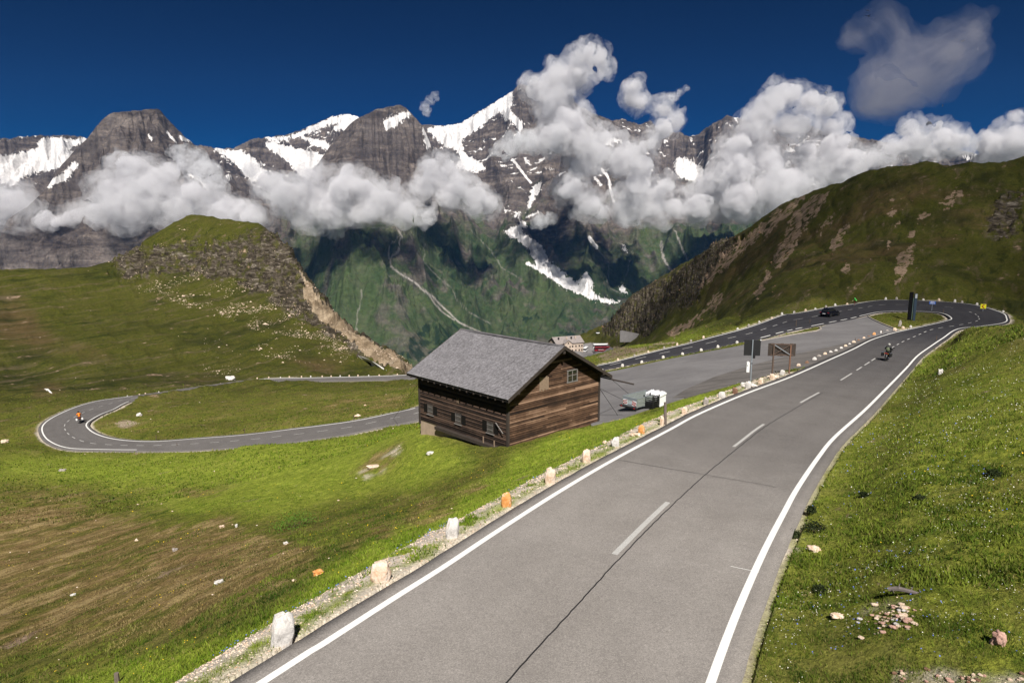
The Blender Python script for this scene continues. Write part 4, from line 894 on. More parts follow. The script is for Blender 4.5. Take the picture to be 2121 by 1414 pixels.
def long_window(cx, cy, w=.66, h=.78):
    p = hplane(cx, cy, 0, ovg-.04); y, z = p[1], p[2]
    m = MB()
    for s in (-1, 1): m.box((ovg-.055, y+s*w/2, z), (.05, .06, h+.12)); m.box((ovg-.055, y, z+s*h/2), (.055, w+.14, .06))
    fr = m.build('window', M_trim, hut)
    m = MB(); m.box((ovg-.05, y, z), (.02, w-.05, h-.05)); m.build('pane', M_glass, fr)
    m = MB()
    for k in range(5): m.tube((ovg-.10, y-w*.4+k*w*.2, z-h*.46), (ovg-.10, y-w*.4+k*w*.2, z+h*.46), .010, n=6)
    for k in (-1, 1): m.box((ovg-.10, y, z+k*h*.22), (.02, w*.94, .03))
    m.build('window_bars', M_bar, fr)
    for s in (-1, 1): m = MB(); m.box((ovg-.06, y+s*(w*.5+.28), z), (.035, .46, h*.9)); m.build('shutter', M_board2, fr)
    m = MB(); m.box((ovg-.09, y, z-h/2-.07), (.12, w+.2, .035)); m.build('sill', M_bar, fr)
for c in ((891.9, 847), (949.7, 866), (1016, 884.5)): long_window(*c)
p = hplane(948.5, 830, 0, ovg-.05); m = MB(); m.box((ovg-.05, p[1]-.09, p[2]), (.03, .05, .45)); m.box((ovg-.05, p[1]+.09, p[2]), (.03, .05, .45)); m.build('vent_slit', M_palewood, hut)
a = hplane(1026.5, 875, 0, ovg-.25); b = hplane(1042, 898, 0, ovg-.25); m = MB(); m.tube(a, b, .03, n=6); m.build('prop_stick', M_bar, hut)
for (x0, y0) in ((1001, 915), (1023.5, 924)):
    a = hplane(x0, y0-8, 0, ovg-.3); m = MB(); m.box((a[0], a[1], a[2]-.35), (.06, .07, .95)); m.build('stub_post', M_palewood, hut)
# gable window and the boarded hatch
a = hplane(1175, 792, 1, ov-.04); b = hplane(1195, 764, 1, ov-.04); cx_, cz_ = (a[0]+b[0])/2, (a[2]+b[2])/2; w, h = abs(b[0]-a[0]), abs(hplane(1175, 768, 1, ov-.04)[2]-a[2])
m = MB()
for s in (-1, 1): m.box((cx_+s*w/2, ov-.07, cz_), (.07, .06, h+.1)); m.box((cx_, ov-.07, cz_+s*h/2), (w+.16, .065, .07))
fr = m.build('window', M_bar, hut)
m = MB(); m.box((cx_, ov-.05, cz_), (w-.04, .02, h-.04)); m.build('pane', M_glass, fr)
m = MB(); m.box((cx_, ov-.075, cz_), (.05, .03, h-.05)); m.box((cx_, ov-.074, cz_+.05), (w-.05, .03, .04)); m.build('glazing_bar', M_bar, fr)
a = hplane(1116.5, 802, 1, ov-.04); b = hplane(1136, 779, 1, ov-.04); m = MB(); w = (b[0]-a[0]); nb = 6
for k in range(nb): m.box((a[0]+w*(k+.5)/nb, ov-.075, (a[2]+b[2])/2-.12+.03*math.sin(k*2.3)), (w/nb*.93, .03, .95+.08*math.cos(k*3)))
m.build('boarded_hatch', M_palewood, hut)
m = MB(); m.box((HW-1.6, ov-.05, .55), (.35, .03, .5)); m.build('pale_board_patch', M_palewood, hut) if False else m.bm.free()
# exposed rafter tails and the gutter pole that sticks out past the right eave
m = MB()
for k in range(15): m.box((.22, .5+k*.76, -.17), (.5, .09, .11))
m.build('rafter_tails', M_trim, hut)
for (x, z) in ((1.0, .33), (HW/2, HR-.42), (HW-1.0, .33)): m = MB(); m.box((x, .35, z), (.16, .8, .18)); m.build('purlin', M_trim, hut)
m = MB(); m.tube((HW-.02, 6, -.14), (HW-.02, -2.1, -.30), .06); m.build('gutter_pole', M_trim, hut)
def loc(P): v = np.asarray(P)-HO; return (v @ hu, v @ hv, v[2])
for top, (gx, gy) in (((HW-.1, .1, -.15), (1316, 827)), ((HW-ovg+.1, ov-.1, -1.0), (1303, 834)), ((HW-ovg+.1, ov-.1, -1.05), (1283, 865)), ((ovg, HL-ov, -.6), (814, 868))):
    e = hit(gx, gy, 30, 90); m = MB(); m.tube(top, loc(e), .018, n=5); m.build('guy_wire', M_iron, hut)
# ------------------------------------------------------------------ guard stones, posts, rocks
def stone_mat(name, stops, sc=5):
    g = N(name); oc = g.coord(); n = g.noise(oc, sc, 6, .7, .5); n2 = g.noise(oc, sc*8, 4, .7)
    c = g.mix(1.0, g.ramp(n, stops), g.ramp(n2, [(.3, .8), (.7, 1.15)]), 'MULTIPLY'); return g.bsdf(c, .9, bump=n2, bdist=.01, spec=.2)
SM = {'white': stone_mat('white_stone', [(.3, (.36, .34, .32)), (.55, (.64, .61, .58)), (.75, (.58, .42, .30))]),
      'cream': stone_mat('cream_stone', [(.3, (.42, .24, .12)), (.5, (.66, .52, .40)), (.75, (.78, .72, .66))]),
      'orange': stone_mat('rust_stone', [(.3, (.48, .17, .04)), (.52, (.62, .30, .10)), (.66, (.74, .66, .58))]),
      'grey': stone_mat('grey_stone', [(.3, (.16, .14, .13)), (.55, (.38, .34, .31)), (.75, (.55, .50, .46))]),
      'brown': stone_mat('brown_stone', [(.3, (.10, .055, .035)), (.6, (.26, .15, .10)), (.75, (.42, .31, .24))]),
      'pink': stone_mat('pink_stone', [(.3, (.40, .22, .17)), (.7, (.60, .40, .33))])}
from mathutils import noise as mnoise
def rock_mesh(name, seed, dims, kind='slab', mat='white', rough=.16, sub=3):
    bm = bmesh.new(); bmesh.ops.create_icosphere(bm, subdivisions=sub, radius=1); r = random.Random(seed); o = Vector((r.uniform(-50, 50),)*3)
    for v in bm.verts:
        c = v.co.copy(); m_ = max(abs(c.x), abs(c.y), abs(c.z)); b = c/m_                       # cube-ish
        k = .70 if kind == 'slab' else .45
        c = c.lerp(b, k); rough_ = rough if kind == 'slab' else .42; c *= 1+rough_*mnoise.noise(c*1.3+o)*1.6+rough_*.6*mnoise.noise(c*4+o)
        # flat chipped facets
        if kind == 'slab':
            t = 1-.10*max(0, c.z)-(.05*mnoise.noise(o*1.7))*c.z; c.x *= t; c.y *= 1-.2*max(0, c.z); c.x += .2*c.z*mnoise.noise(o*2.3); c.z += max(0, c.z)*.55*c.x*mnoise.noise(o*3.1)
            if c.z > .35: c.z -= .22*max(0, abs(c.x+.35*mnoise.noise(o))-.45)
        v.co = Vector((c.x*dims[0]/2, c.y*dims[1]/2, c.z*dims[2]/2+dims[2]*.38))
    me = D.meshes.new(name); bm.to_mesh(me); bm.free(); me.materials.append(SM[mat])
    for p in me.polygons: p.use_smooth = p.index % 3 == 0
    return me
_rm = {}
def put_rock(name, x, y, hpx, wpx, mat, label, cat, group=None, kind='slab', P=None, rz=None, sub=3, tilt=0, depth=.6):
    if P is None: P = hit(x, y, 5, 700)
    Dp = P[1]*C_-P[2]*S_; h = hpx*Dp/F*1.12; w = wpx*Dp/F
    r = random.Random(int(x*7+y*13)); key = (mat, kind, r.randrange(5), sub)
    if sub < 3:
        if key not in _rm: _rm[key] = rock_mesh(name, hash(key[2]) % 97+3, (1, 1, 1), kind, mat, sub=sub)
        o = link(name, _rm[key]); o.scale = (w, w*depth, h)
    else: o = link(name, rock_mesh(name, int(x+y), (w, w*depth, h), kind, mat, sub=sub))
    o.location = [float(c) for c in P]; a = math.atan2(P[0], P[1])
    o.rotation_euler = (0, tilt, (rz if rz is not None else -a+r.uniform(-.35, .35)))
    o['label'] = label; o['category'] = cat
    if group: o['group'] = group
    return o
GS = 'guard stones along the edge of the near road'
near = [(582,1333,60,46,'white','tall pale grey slab with an orange lichen spot, nearest guard stone at the road edge',.18),
 (789,1202,38,40,'cream','rounded cream guard stone with a rusty tip, second from the bottom of the row',0),
 (936,1113,38,27,'white','narrow white guard stone with a dark bolt, between the cream and the rust-orange ones',.12),
 (1049,1049,32,24,'orange','bright rust-orange guard stone with a pale right side',0),
 (1140,1001,36,25,'cream','tall cream and tan guard stone split down its face, next uphill after the orange one',0),
 (1214,957,29,21,'cream','round-topped guard stone, white above and salmon below, in front of the hut corner',0),
 (1274,925,20,19,'white','squat off-white guard stone, right of the round-topped salmon one',0),
 (1328,898,19,16,'orange','pointed tan guard stone with a low flat rock at its left foot',0),
 (1370,880,20,10,'cream','thin cream stone leaning against the broken wooden post',.1),
 (1417,858,16,13,'cream','pointed pale guard stone just right of the broken wooden post',0),
 (1461,838,16,12,'grey','grey slanted guard stone on the grass bank above the trailer',.15),
 (1495,826,16,16,'white','white trapezoid guard stone left of the square sign pole',0),
 (1522,816,14,13,'brown','low reddish-brown stone between the white trapezoid and the sign pole',0),
 (1549,805,17,14,'white','rounded white stone at the foot of the square sign pole',0),
 (1575,796,14,12,'cream','speckled beige guard stone right of the square sign pole',0),
 (1599,786,13,12,'cream','forked pale stone at the left leg of the wooden board',0),
 (1619,777,12,11,'white','white leaning stone under the middle of the wooden board',.15),
 (1654,763,11,9,'cream','orange-and-white guard stone just right of the wooden board',0)]
for x, y, h, w, mt, lb, tl in near: put_rock('guard_stone', x, y, h*(1.12 if y > 1100 else .95), w*(.95 if y > 1100 else .85), mt, lb, 'guard stone', GS, tilt=tl)
for (x, y, h, w, mt, lb) in ((1543,801,8,14,'white','flat white rock left of the square sign pole'), (1558,802,7,20,'white','flat pale rock right of the square sign pole foot'), (1315,902,5,20,'cream','low flat tan rock beside the pointed guard stone'), (1603,783,6,22,'cream','ring of pale rubble below the left leg of the wooden board')):
    put_rock('rock', x, y, h, w, mt, lb, 'rock', kind='lump')
Rm = [(1671,757,10,8,'brown'),(1686.5,750,11,9,'white'),(1696,743,9,9,'grey'),(1708,738.5,9,8,'cream'),(1720.5,734,8,8,'white'),(1730.7,731,8,7,'white'),(1742,726,8,7,'white'),(1751,721.5,8,7,'cream'),(1759.5,717,7,6,'white'),(1768,713.5,8,8,'cream'),(1778,709,7,6,'brown'),(1788.5,704.5,7,6,'cream'),(1798.7,700.5,6,6,'brown'),(1810,697,9,7,'orange'),(1824.8,693,8,6,'white'),(1837,688.8,6,6,'grey'),(1853,686.4,8,7,'cream'),(1870,682.8,6,6,'cream'),(1886,679.8,6,5,'white')]
for x, y, h, w, mt in Rm:
    put_rock('guard_stone', x, y, h, w, mt, {'white': 'small white guard stone in the row between parking lot and upper near road', 'cream': 'small beige guard stone in the row between parking lot and upper near road', 'brown': 'small brown guard stone in the row between parking lot and upper near road', 'grey': 'small grey guard stone in the row between parking lot and upper near road', 'orange': 'small orange guard stone in the row between parking lot and near road'}[mt], 'guard stone', GS, sub=2)
put_rock('standing_stone', 1863, 676, 13, 6, 'grey', 'tall thin leaning stone on the grass island of the bend', 'standing stone', sub=2, tilt=.12)
def row(px_, size, label, group, mats=('white', 'cream', 'white', 'grey'), base=0):
    for k, (x, y) in enumerate(px_):
        put_rock('guard_stone', x, y, size*(1+.2*math.sin(k*2.1)), size*.72, mats[k % len(mats)], label, 'guard stone', group, sub=2)
c3 = lambda L: [(1640+x/4.41, 580+y/4.41) for x, y in L]
far = c3([(35,290),(138,270),(230,250),(317,236),(405,224),(513,207),(842,184),(960,181),(1215,182),(1333,190),(1462,199),(1570,208),(1680,222),(1772,238),(1898,275)])+[(1380+x/6.628, 600+y/6.628) for x, y in [(1770,300),(1610,345),(1455,390),(1300,438),(1135,490),(973,542),(545,665)]]
# far-side stones stand just outside the far edge line
def off_rail(R, side, x, y, m=.75):
    qx, qy = proj(R); i = int(np.argmin((qx-x)**2+(qy-y)**2)); d = (rB-rA)[i]/wid[i]; P = R[i]+side*d*m; P = P.copy(); P[2] = float(gz(P[0], P[1])); return P
for k, (x, y) in enumerate(far):
    put_rock('guard_stone', x, y, 6.3*(1+.15*math.sin(k*2.1)), 4.6, ('white', 'cream', 'white', 'grey')[k % 4], 'small pale guard stone along the outer edge of the far bend', 'guard stone', 'guard stones on the outer side of the far bend', P=off_rail(rB, 1, x, y), sub=2)
for k, (x, y) in enumerate([(1180+a/4.079, 660+b/4.079) for a, b in [(1150,160),(1035,190),(912,222),(795,252),(665,285),(535,320),(387,350)]]):
    put_rock('guard_stone', x, y, 6.5, 4.4, ('cream', 'grey')[k % 2], 'small beige guard stone on the outer edge of the road dropping towards the hut', 'guard stone', 'guard stones on the outer side of the far bend', P=off_rail(rB, 1, x, y), sub=2)
for k, (x, y) in enumerate([(1180+a/4.079, 660+b/4.079) for a, b in [(1375,212),(1240,235),(1095,265),(940,298),(787,328),(615,360),(452,393),(280,414)]]):
    put_rock('guard_stone', x, y, 6.5, 6, 'white', 'small white guard stone on the grass strip between parking lot and road below', 'guard stone', 'guard stones between parking lot and far road', P=off_rail(rA, -1, x, y, .9), sub=2)
low = [(x/2.466, 740+y/2.466) for x, y in [(660,198),(708,190),(753,183),(805,175)]]+[(380+x/4.419, 760+y/4.419) for x, y in [(690,108),(783,104),(880,101),(978,98),(1072,95),(1170,94),(1265,94),(1357,92),(1443,90),(1520,87),(1610,82),(1710,78),(1795,72),(1975,66)]]
for k, (x, y) in enumerate(low):
    put_rock('guard_stone', x, y, 3.8, 2.8, 'cream' if k % 3 else 'white', 'tiny pale guard stone along the lowest road below the knoll', 'guard stone', 'guard stones along the lowest road', P=off_rail(rA, -1, x, y, .8), sub=2)
for (x, y, h, w, mt, lb) in ((2068,1336,30,24,'pink','pinkish upright stone in the grass at lower right'), (1948,775,10,8,'white','lone white stone on the right-hand grass bank'), (455,1207,7,17,'white','bright white rock on the brown slope at lower left'), (363,1141,6,10,'grey','grey rock in the brown gully left of the white rock'),
   (592,1126,5,9,'white','small white rock on the slope below the lush bush'), (490,1091,7,5,'white','small upright white rock in the middle of the left slope'), (460,1092,5,9,'cream','flat beige rock left of the small upright white rock'), (660,1190,9,24,'orange','orange-stained rock in the bright grass left of the road'), (890,940,5,14,'white','flat pale rock in the grass in front of the hut'),
   (288,861,6,9,'white','white boulder inside the lower road loop'), (478,787,8,18,'white','large pale boulder at the roadside below the knoll'), (1735,1281,9,24,'cream','long cream rock at the left of the rubble patch'), (775,968,5,26,'cream','flat slab of bare rock left of the hut'), (152,1233,4,9,'white','small pale rock low on the left slope'), (1685,1140,9,26,'cream','arched pink-cream rock below the dark shadow patch at the road edge'),
   (11,917,7,12,'cream','pale rock at the far left edge beside the lower bend'), (130,975,4,12,'grey','flat grey rock on the grass left of the lower loop'), (1253,918,6,9,'cream','pale pebble rock on the bank in front of the hut gable')):
    put_rock('rock', x, y, h, w, mt, lb, 'rock', kind='lump')
# rubble patch
rr_ = random.Random(9)
for k in range(85):
    x = rr_.gauss(1852, 30); y = 1283+rr_.gauss(0, 14)-.12*(x-1850); s_ = rr_.lognormvariate(2.1, .5)
    put_rock('rock', x, y, min(6, s_*.36), min(20, s_*1.0), rr_.choice(['cream', 'cream', 'white', 'pink']), 'pale pinkish stone in the rubble patch on the lower right grass', 'rock', 'stones of the rubble patch', kind='lump', sub=2)
for k in range(26):
    put_rock('rock', rr_.uniform(1850, 2121), 1404+rr_.gauss(0, 7), rr_.uniform(3, 7), rr_.uniform(5, 15), rr_.choice(['cream', 'brown', 'pink']), 'small stone in the stony strip at the bottom right corner', 'rock', 'stones at the bottom right corner', kind='lump', sub=2)
# weathered wooden posts
def post(x, y, hpx, wpx, label, mat=M_trim, lean=0, name='wooden_post', group=None, P=None, tag_='post'):
    if P is None: P = hit(x, y, 5, 700)
    Dp = P[1]*C_-P[2]*S_; h = hpx*Dp/F; w = wpx*Dp/F
    m = MB(); segs = 5
    for k in range(segs):
        a = k/segs; b = (k+1)/segs; m.tube((lean*h*a, 0, h*a-.1*(k == 0)), (lean*h*b, 0, h*b), w/2*(1-.15*a), w/2*(1-.15*b), n=7)
    o = m.build(name, mat, None, smooth_=False); o.location = [float(c) for c in P]; o['label'] = label; o['category'] = tag_
    if group: o['group'] = group
    return o
post(1378, 881, 48, 7, 'broken grey wooden post standing beside the road edge', M_palewood if False else plain('silver_wood', (.15, .12, .10), .9, var=.5, scale=9), lean=-.04)
post(243, 1414, 22, 11, 'round grey wooden post cut by the bottom edge at lower left', plain('silver_wood', (.2, .17, .15)), P=hit(243, 1413, 5, 60))
M_snowpole = plain('snow_pole_wood', (.09, .06, .045), .8)
SP = [(324,913,12),(507,899,13.5),(733,870,12),(246,824,7),(367,926,9),(210,902,9),(83,866,9)]
for x, y, h in SP: post(x, y, h, 1.3, 'thin brown marker post beside the lower road loop', M_snowpole, name='marker_post', group='marker posts along the roads', tag_='marker post')
for x, y, h in [(1648.6,677.5,15),(1677,671,10),(1771,710,10),(1827,694,9.5),(1880,762,11),(1939,708,12.5),(1953.5,650,10)]:
    post(x, y, h, 1.5, 'thin dark marker post beside the upper road', M_snowpole, name='marker_post', group='marker posts along the roads', tag_='marker post')
# the weathered branch
P = hit(1885, 1232, 5, 60); m = MB()
pts = [(-.36, .16, .04), (-.2, .09, .09), (0, 0, .08), (.16, -.07, .06), (.33, -.17, .03), (.42, -.2, .02)]
for a, b, r0, r1 in zip(pts[:-1], pts[1:], (.045, .05, .04, .028, .016), (.05, .04, .028, .016, .006)): m.tube(a, b, r0, r1, n=7)
for a, b in (((-.2, .09, .09), (-.1, .2, .14)), ((0, 0, .08), (.1, .09, .13)), ((-.3, .13, .07), (-.33, 0, .05)), ((.16, -.07, .06), (.2, .04, .1))): m.tube(a, b, .016, .006, n=5)
o = m.build('dead_branch', plain('dead_wood', (.12, .10, .095), .9, var=.6, scale=20)); o.location = [float(c) for c in P]; o['label'] = 'grey dead branch lying on the grass above the rubble patch'; o['category'] = 'branch'
# snow left in hollows
M_snow = plain('old_snow', (.78, .76, .74), .6, var=.06)
def snow_patch(pts, label):
    n = len(pts); top = []; 
    for (x, y) in pts:
        p = hit(x, y, 60, 500); top.append(p)
    c = np.mean(top, 0); bm = bmesh.new(); up = [bm.verts.new(tuple(p-c+np.array([0, 0, .12]))) for p in top]; cv = bm.verts.new((0, 0, .55)); dn = [bm.verts.new(tuple((p-c)*1.06+np.array([0, 0, -.5]))) for p in top]
    for i in range(n): bm.faces.new((up[i], up[(i+1) % n], cv)); bm.faces.new((dn[i], dn[(i+1) % n], up[(i+1) % n], up[i]))
    bmesh.ops.recalc_face_normals(bm, faces=bm.faces[:]); me = D.meshes.new('snow_patch'); bm.to_mesh(me); bm.free(); me.materials.append(M_snow)
    o = link('snow_patch', me, label=label, category='snow patch'); o.location = [float(t) for t in c]
snow_patch([(742,737),(752,740),(770,749),(790,760),(800,767),(790,763),(768,753),(750,744)], 'thin white strip of old snow on the right foot of the knoll')
snow_patch([(92,806),(98,808),(105,812),(108,815),(103,813),(96,809)], 'small snow remnant in the brown hollow at the far left')
# ------------------------------------------------------------------ grass blades, flowers, gravel, scree (uncountable stuff)
def lut(M, X, Y):
    A = np.arctan2(X, Y); L = np.log(np.hypot(X, Y))
    i = np.clip(np.searchsorted(az, A), 0, len(az)-1); j = np.clip(((L-lr[0])/(lr[1]-lr[0])+.5).astype(int), 0, len(lr)-1); return M[i, j]
def in_hut(X, Y):
    dx = X-HO[0]; dy = Y-HO[1]; a = dx*hu[0]+dy*hu[1]; b = dx*hv[0]+dy*hv[1]; return (a > .4) & (a < HW-.4) & (b > .4) & (b < HL-.3)
def scatter(n, r0, r1, seed, a0=-43, a1=43):
    r = np.random.default_rng(seed); A = np.radians(r.uniform(a0, a1, n)); R = np.exp(r.uniform(math.log(r0), math.log(r1), n))
    X = np.sin(A)*R; Y = np.cos(A)*R
    ok = (lut(Tdist, X, Y) > .22) & ~lut(Tlot, X, Y) & (lut(Tdl, X, Y) > .3) & ~in_hut(X, Y)
    X, Y = X[ok], Y[ok]; Z = gz(X, Y); px_, py_ = proj(np.stack([X, Y, Z], -1)); ok = (py_ < 1500) & (px_ > -60) & (px_ < 2200)
    return X[ok], Y[ok], Z[ok], px_[ok], py_[ok], r
def grass(name, n, r0, r1, seed, h0, w0):
    X, Y, Z, qx, qy, r = scatter(n, r0, r1, seed); R = np.hypot(X, Y)
    m1 = lut(A1, X, Y).copy(); q1 = X*.61+Y*.79; q2 = -X*.79+Y*.61; m1[:, 1] = smooth(.45, 1.0, m1[:, 1]+1.3*fbm(q1/7, q2/1.4, 5, 320)); keep = r.random(len(X)) > np.clip(m1[:, 3]*1.15, 0, .93)
    dens = fbm(X/1.3, Y/1.3, 3, 301)+.4*fbm(X/.35, Y/.35, 2, 303); keep &= (r.random(len(X)) < .55+dens*1.1)
    X, Y, Z, R, m1, dens = X[keep], Y[keep], Z[keep], R[keep], m1[keep], dens[keep]; k = len(X)
    h = h0*r.uniform(.45, 1.35, k)*(1+.7*np.clip(dens, -.5, .8))*(1-.3*m1[:, 1]); w = w0*r.uniform(.6, 1.4, k)
    th = r.uniform(0, 2*PI, k); ln = r.uniform(.1, .85, k)*h; la = r.uniform(0, 2*PI, k)
    P = np.stack([X, Y, Z-.01], -1); d = np.stack([np.cos(th), np.sin(th), 0*th], -1)*w[:, None]/2
    T = P+np.stack([np.cos(la)*ln, np.sin(la)*ln, h], -1)
    V = np.stack([P-d, P+d, T], 1).reshape(-1, 3); Fc = np.arange(3*k).reshape(-1, 3)
    t = r.random(k); hue = 1.2*fbm(X/.7, Y/.7, 3, 311)+.9*fbm(X/4, Y/4, 3, 313)
    c = np.stack([t, m1[:, 1], m1[:, 2], np.clip(.5+hue, 0, 1)], -1)
    me = mesh_np(name, V, Fc, M_blade, False); add_attr(me, 'gb', np.repeat(c, 3, 0)); link(name, me, kind='stuff')
g = N('grass_blades'); t_, b_, l_, u_ = g.attr('gb')
c = g.mix(u_, (.040, .078, .008), (.175, .215, .028))
c = g.mix(g.math('MULTIPLY', l_, .8), c, g.mix(u_, (.15, .25, .014), (.29, .37, .040)))
c = g.mix(g.math('MULTIPLY', b_, .85), c, g.mix(u_, (.17, .105, .045), (.38, .28, .13)))
c = g.mix(g.ramp(t_, [(.0, .9), (.16, 0.), (.8, 0.), (.97, .85)]), c, g.mix(g.ramp(t_, [(.4, 0.), (.6, 1.)]), (.26, .21, .085), (.030, .050, .008)))
bs = g.n('BsdfPrincipled'); g.inp(bs.inputs['Base Color'], c); bs.inputs['Roughness'].default_value = .8; bs.inputs['Specular IOR Level'].default_value = .15
tr = g.n('BsdfTranslucent'); g.inp(tr.inputs[0], c); ms = g.n('MixShader'); ms.inputs[0].default_value = .3
g.ln(bs.outputs[0], ms.inputs[1]); g.ln(tr.outputs[0], ms.inputs[2]); g.ln(ms.outputs[0], g.out.inputs[0]); M_blade = g.m
grass('grass', 260000, 6, 14, 24, .07, .011)
grass('grass', 300000, 6, 24, 21, .08, .016)
grass('grass', 330000, 15, 75, 22, .095, .042)
grass('grass', 150000, 60, 150, 23, .16, .12)
# cushions of coarser growth along the verge
def petals(name, pts, size, mat):
    k = len(pts); r = np.random.default_rng(3); P = np.asarray(pts); s = np.asarray(size)[:, None]
    th = r.uniform(0, PI, k); u_ = np.stack([np.cos(th), np.sin(th), .35*r.standard_normal(k)], -1)*s; v_ = np.stack([-np.sin(th), np.cos(th), .35*r.standard_normal(k)], -1)*s
    top = P+np.array([0, 0, 1.])*s*.5
    V = np.stack([P-u_, P-v_, P+u_, P+v_, top], 1).reshape(-1, 3); b = np.arange(k)[:, None]*5
    Fc = np.concatenate([b+np.array([[0, 1, 4]]), b+np.array([[1, 2, 4]]), b+np.array([[2, 3, 4]]), b+np.array([[3, 0, 4]])])
    me = mesh_np(name, V, Fc, mat, False); return me
def flowers(n, r0, r1, seed, cond, size, mat, lift=.09):
    X, Y, Z, qx, qy, r = scatter(n, r0, r1, seed); R = np.hypot(X, Y); cl = fbm(X/3, Y/3, 3, seed)+.5*fbm(X/.6, Y/.6, 2, seed+1)
    k = cond(X, Y, qx, qy, cl)
    X, Y, Z, R = X[k], Y[k], Z[k], R[k]; s = size*(.6+R/22)*r.uniform(.5, 1.2, len(X))
    link('flowers', petals('flowers', np.stack([X, Y, Z+lift*r.uniform(.7, 1.2, len(X))], -1), s, mat), kind='stuff')
M_fw = plain('white_petals', (.72, .70, .58), .8); M_fy = plain('yellow_petals', (.75, .50, .02), .8); M_fb = plain('blue_petals', (.14, .20, .62), .8)
flowers(22000, 7, 60, 31, lambda X, Y, a, b, c: (X > 2) & (a > 1480) & (c > -.02), .0095, M_fw)
flowers(12000, 6, 70, 32, lambda X, Y, a, b, c: (a < 1500) & (c > .34), .012, M_fy)
flowers(1500, 6, 40, 33, lambda X, Y, a, b, c: (a > 1500) & (c > .1), .013, M_fy)
flowers(12000, 6, 60, 34, lambda X, Y, a, b, c: (a < 1250) & (lut(Tdist, X, Y) > 1.3) & (lut(Tdist, X, Y) < 3.2) & (c > .02), .014, M_fb)
flowers(5000, 6, 40, 35, lambda X, Y, a, b, c: (a > 1500) & (c > .1), .012, M_fb)
# loose stones
def stones(name, X, Y, s, mat, seed, flat=.6, sink=.25):
    r = np.random.default_rng(seed); k = len(X); Z = gz(X, Y)
    base = np.array([[1, 0, 0], [.3, .95, 0], [-.8, .6, 0], [-.85, -.5, 0], [.2, -1, 0], [.15, .1, 1], [-.1, -.05, -.8]])
    f = np.array([[0, 1, 5], [1, 2, 5], [2, 3, 5], [3, 4, 5], [4, 0, 5], [1, 0, 6], [2, 1, 6], [3, 2, 6], [4, 3, 6], [0, 4, 6]])
    V = base[None]*(1+.35*r.standard_normal((k, 7, 3))*.6); th = r.uniform(0, 2*PI, k); c, sn = np.cos(th)[:, None], np.sin(th)[:, None]
    x = V[..., 0]*c-V[..., 1]*sn; y = V[..., 0]*sn+V[..., 1]*c; z = V[..., 2]*flat
    sc = (np.asarray(s)*r.uniform(.5, 1.4, k))[:, None]
    P = np.stack([X[:, None]+x*sc, Y[:, None]+y*sc*.8, Z[:, None]+z*sc+sc*(.5-sink)], -1)
    me = mesh_np(name, P.reshape(-1, 3), (f[None]+np.arange(k)[:, None, None]*7).reshape(-1, 3), mat, False); link(name, me, kind='stuff')
X, Y, Z, qx, qy, r = scatter(300000, 6, 60, 41); v = lut(A1, X, Y)[:, 3]; k = r.random(len(X)) < v*.22
stones('gravel', X[k], Y[k], .011*(1+np.hypot(X[k], Y[k])/14), SM['cream'], 42)
X, Y, Z, qx, qy, r = scatter(900000, 95, 330, 43, -43, 3)
P_s1 = [(250,560),(420,555),(560,600),(660,660),(740,720),(700,730),(640,700),(540,690),(440,650),(330,620),(260,590)]
P_s2 = [(560,700),(640,705),(740,730),(700,760),(560,745),(520,720)]
P_s3 = [(420,700),(520,700),(500,790),(420,780)]; P_s4 = [(380,440),(520,455),(560,480),(300,540),(230,550),(330,500)]
d = np.full(len(X), .0006)
for P_, w_2 in ((P_cliff, .03), (P_s1, .16), (P_s2, .05), (P_s3, .03), (P_s4, .008), (P_gold, .18)): d = np.maximum(d, w_2*in_poly(qx+10*fbm(X/9, Y/9, 3, 5), qy+10*fbm(X/9, Y/9, 3, 6), P_))
cl = np.clip(.15+2.2*fbm(X/10, Y/10, 5, 61, g=.65), 0, 2); k = r.random(len(X)) < d*cl*2.6
sz = np.hypot(X, Y)[k]/F*.42*r.lognormal(0, .65, k.sum())
stones('scree', X[k], Y[k], sz, SM['cream'], 44)
X, Y, Z, qx, qy, r = scatter(200000, 95, 560, 45, 5, 43)
hs_ = lut(A2, X, Y)[:, 1]; rk = lut(A1, X, Y)[:, 0]; k = r.random(len(X)) < (.003+.03*hs_+.035*rk)*np.clip(.4+1.6*fbm(X/12, Y/12, 3, 63), 0, 2)
sz = np.hypot(X, Y)[k]/F*1.3*r.lognormal(0, .4, k.sum())
stones('scree', X[k], Y[k], sz, SM['brown'], 46)
X, Y, Z, qx, qy, r = scatter(90000, 9, 120, 47, -43, -2); k = r.random(len(X)) < .0018*np.clip(.3+2*fbm(X/6, Y/6, 3, 65), 0, 3)*(1+3*lut(A1, X, Y)[:, 1])
stones('scree', X[k], Y[k], np.hypot(X, Y)[k]/F*1.3*r.lognormal(0, .6, k.sum()), SM['cream'], 48)

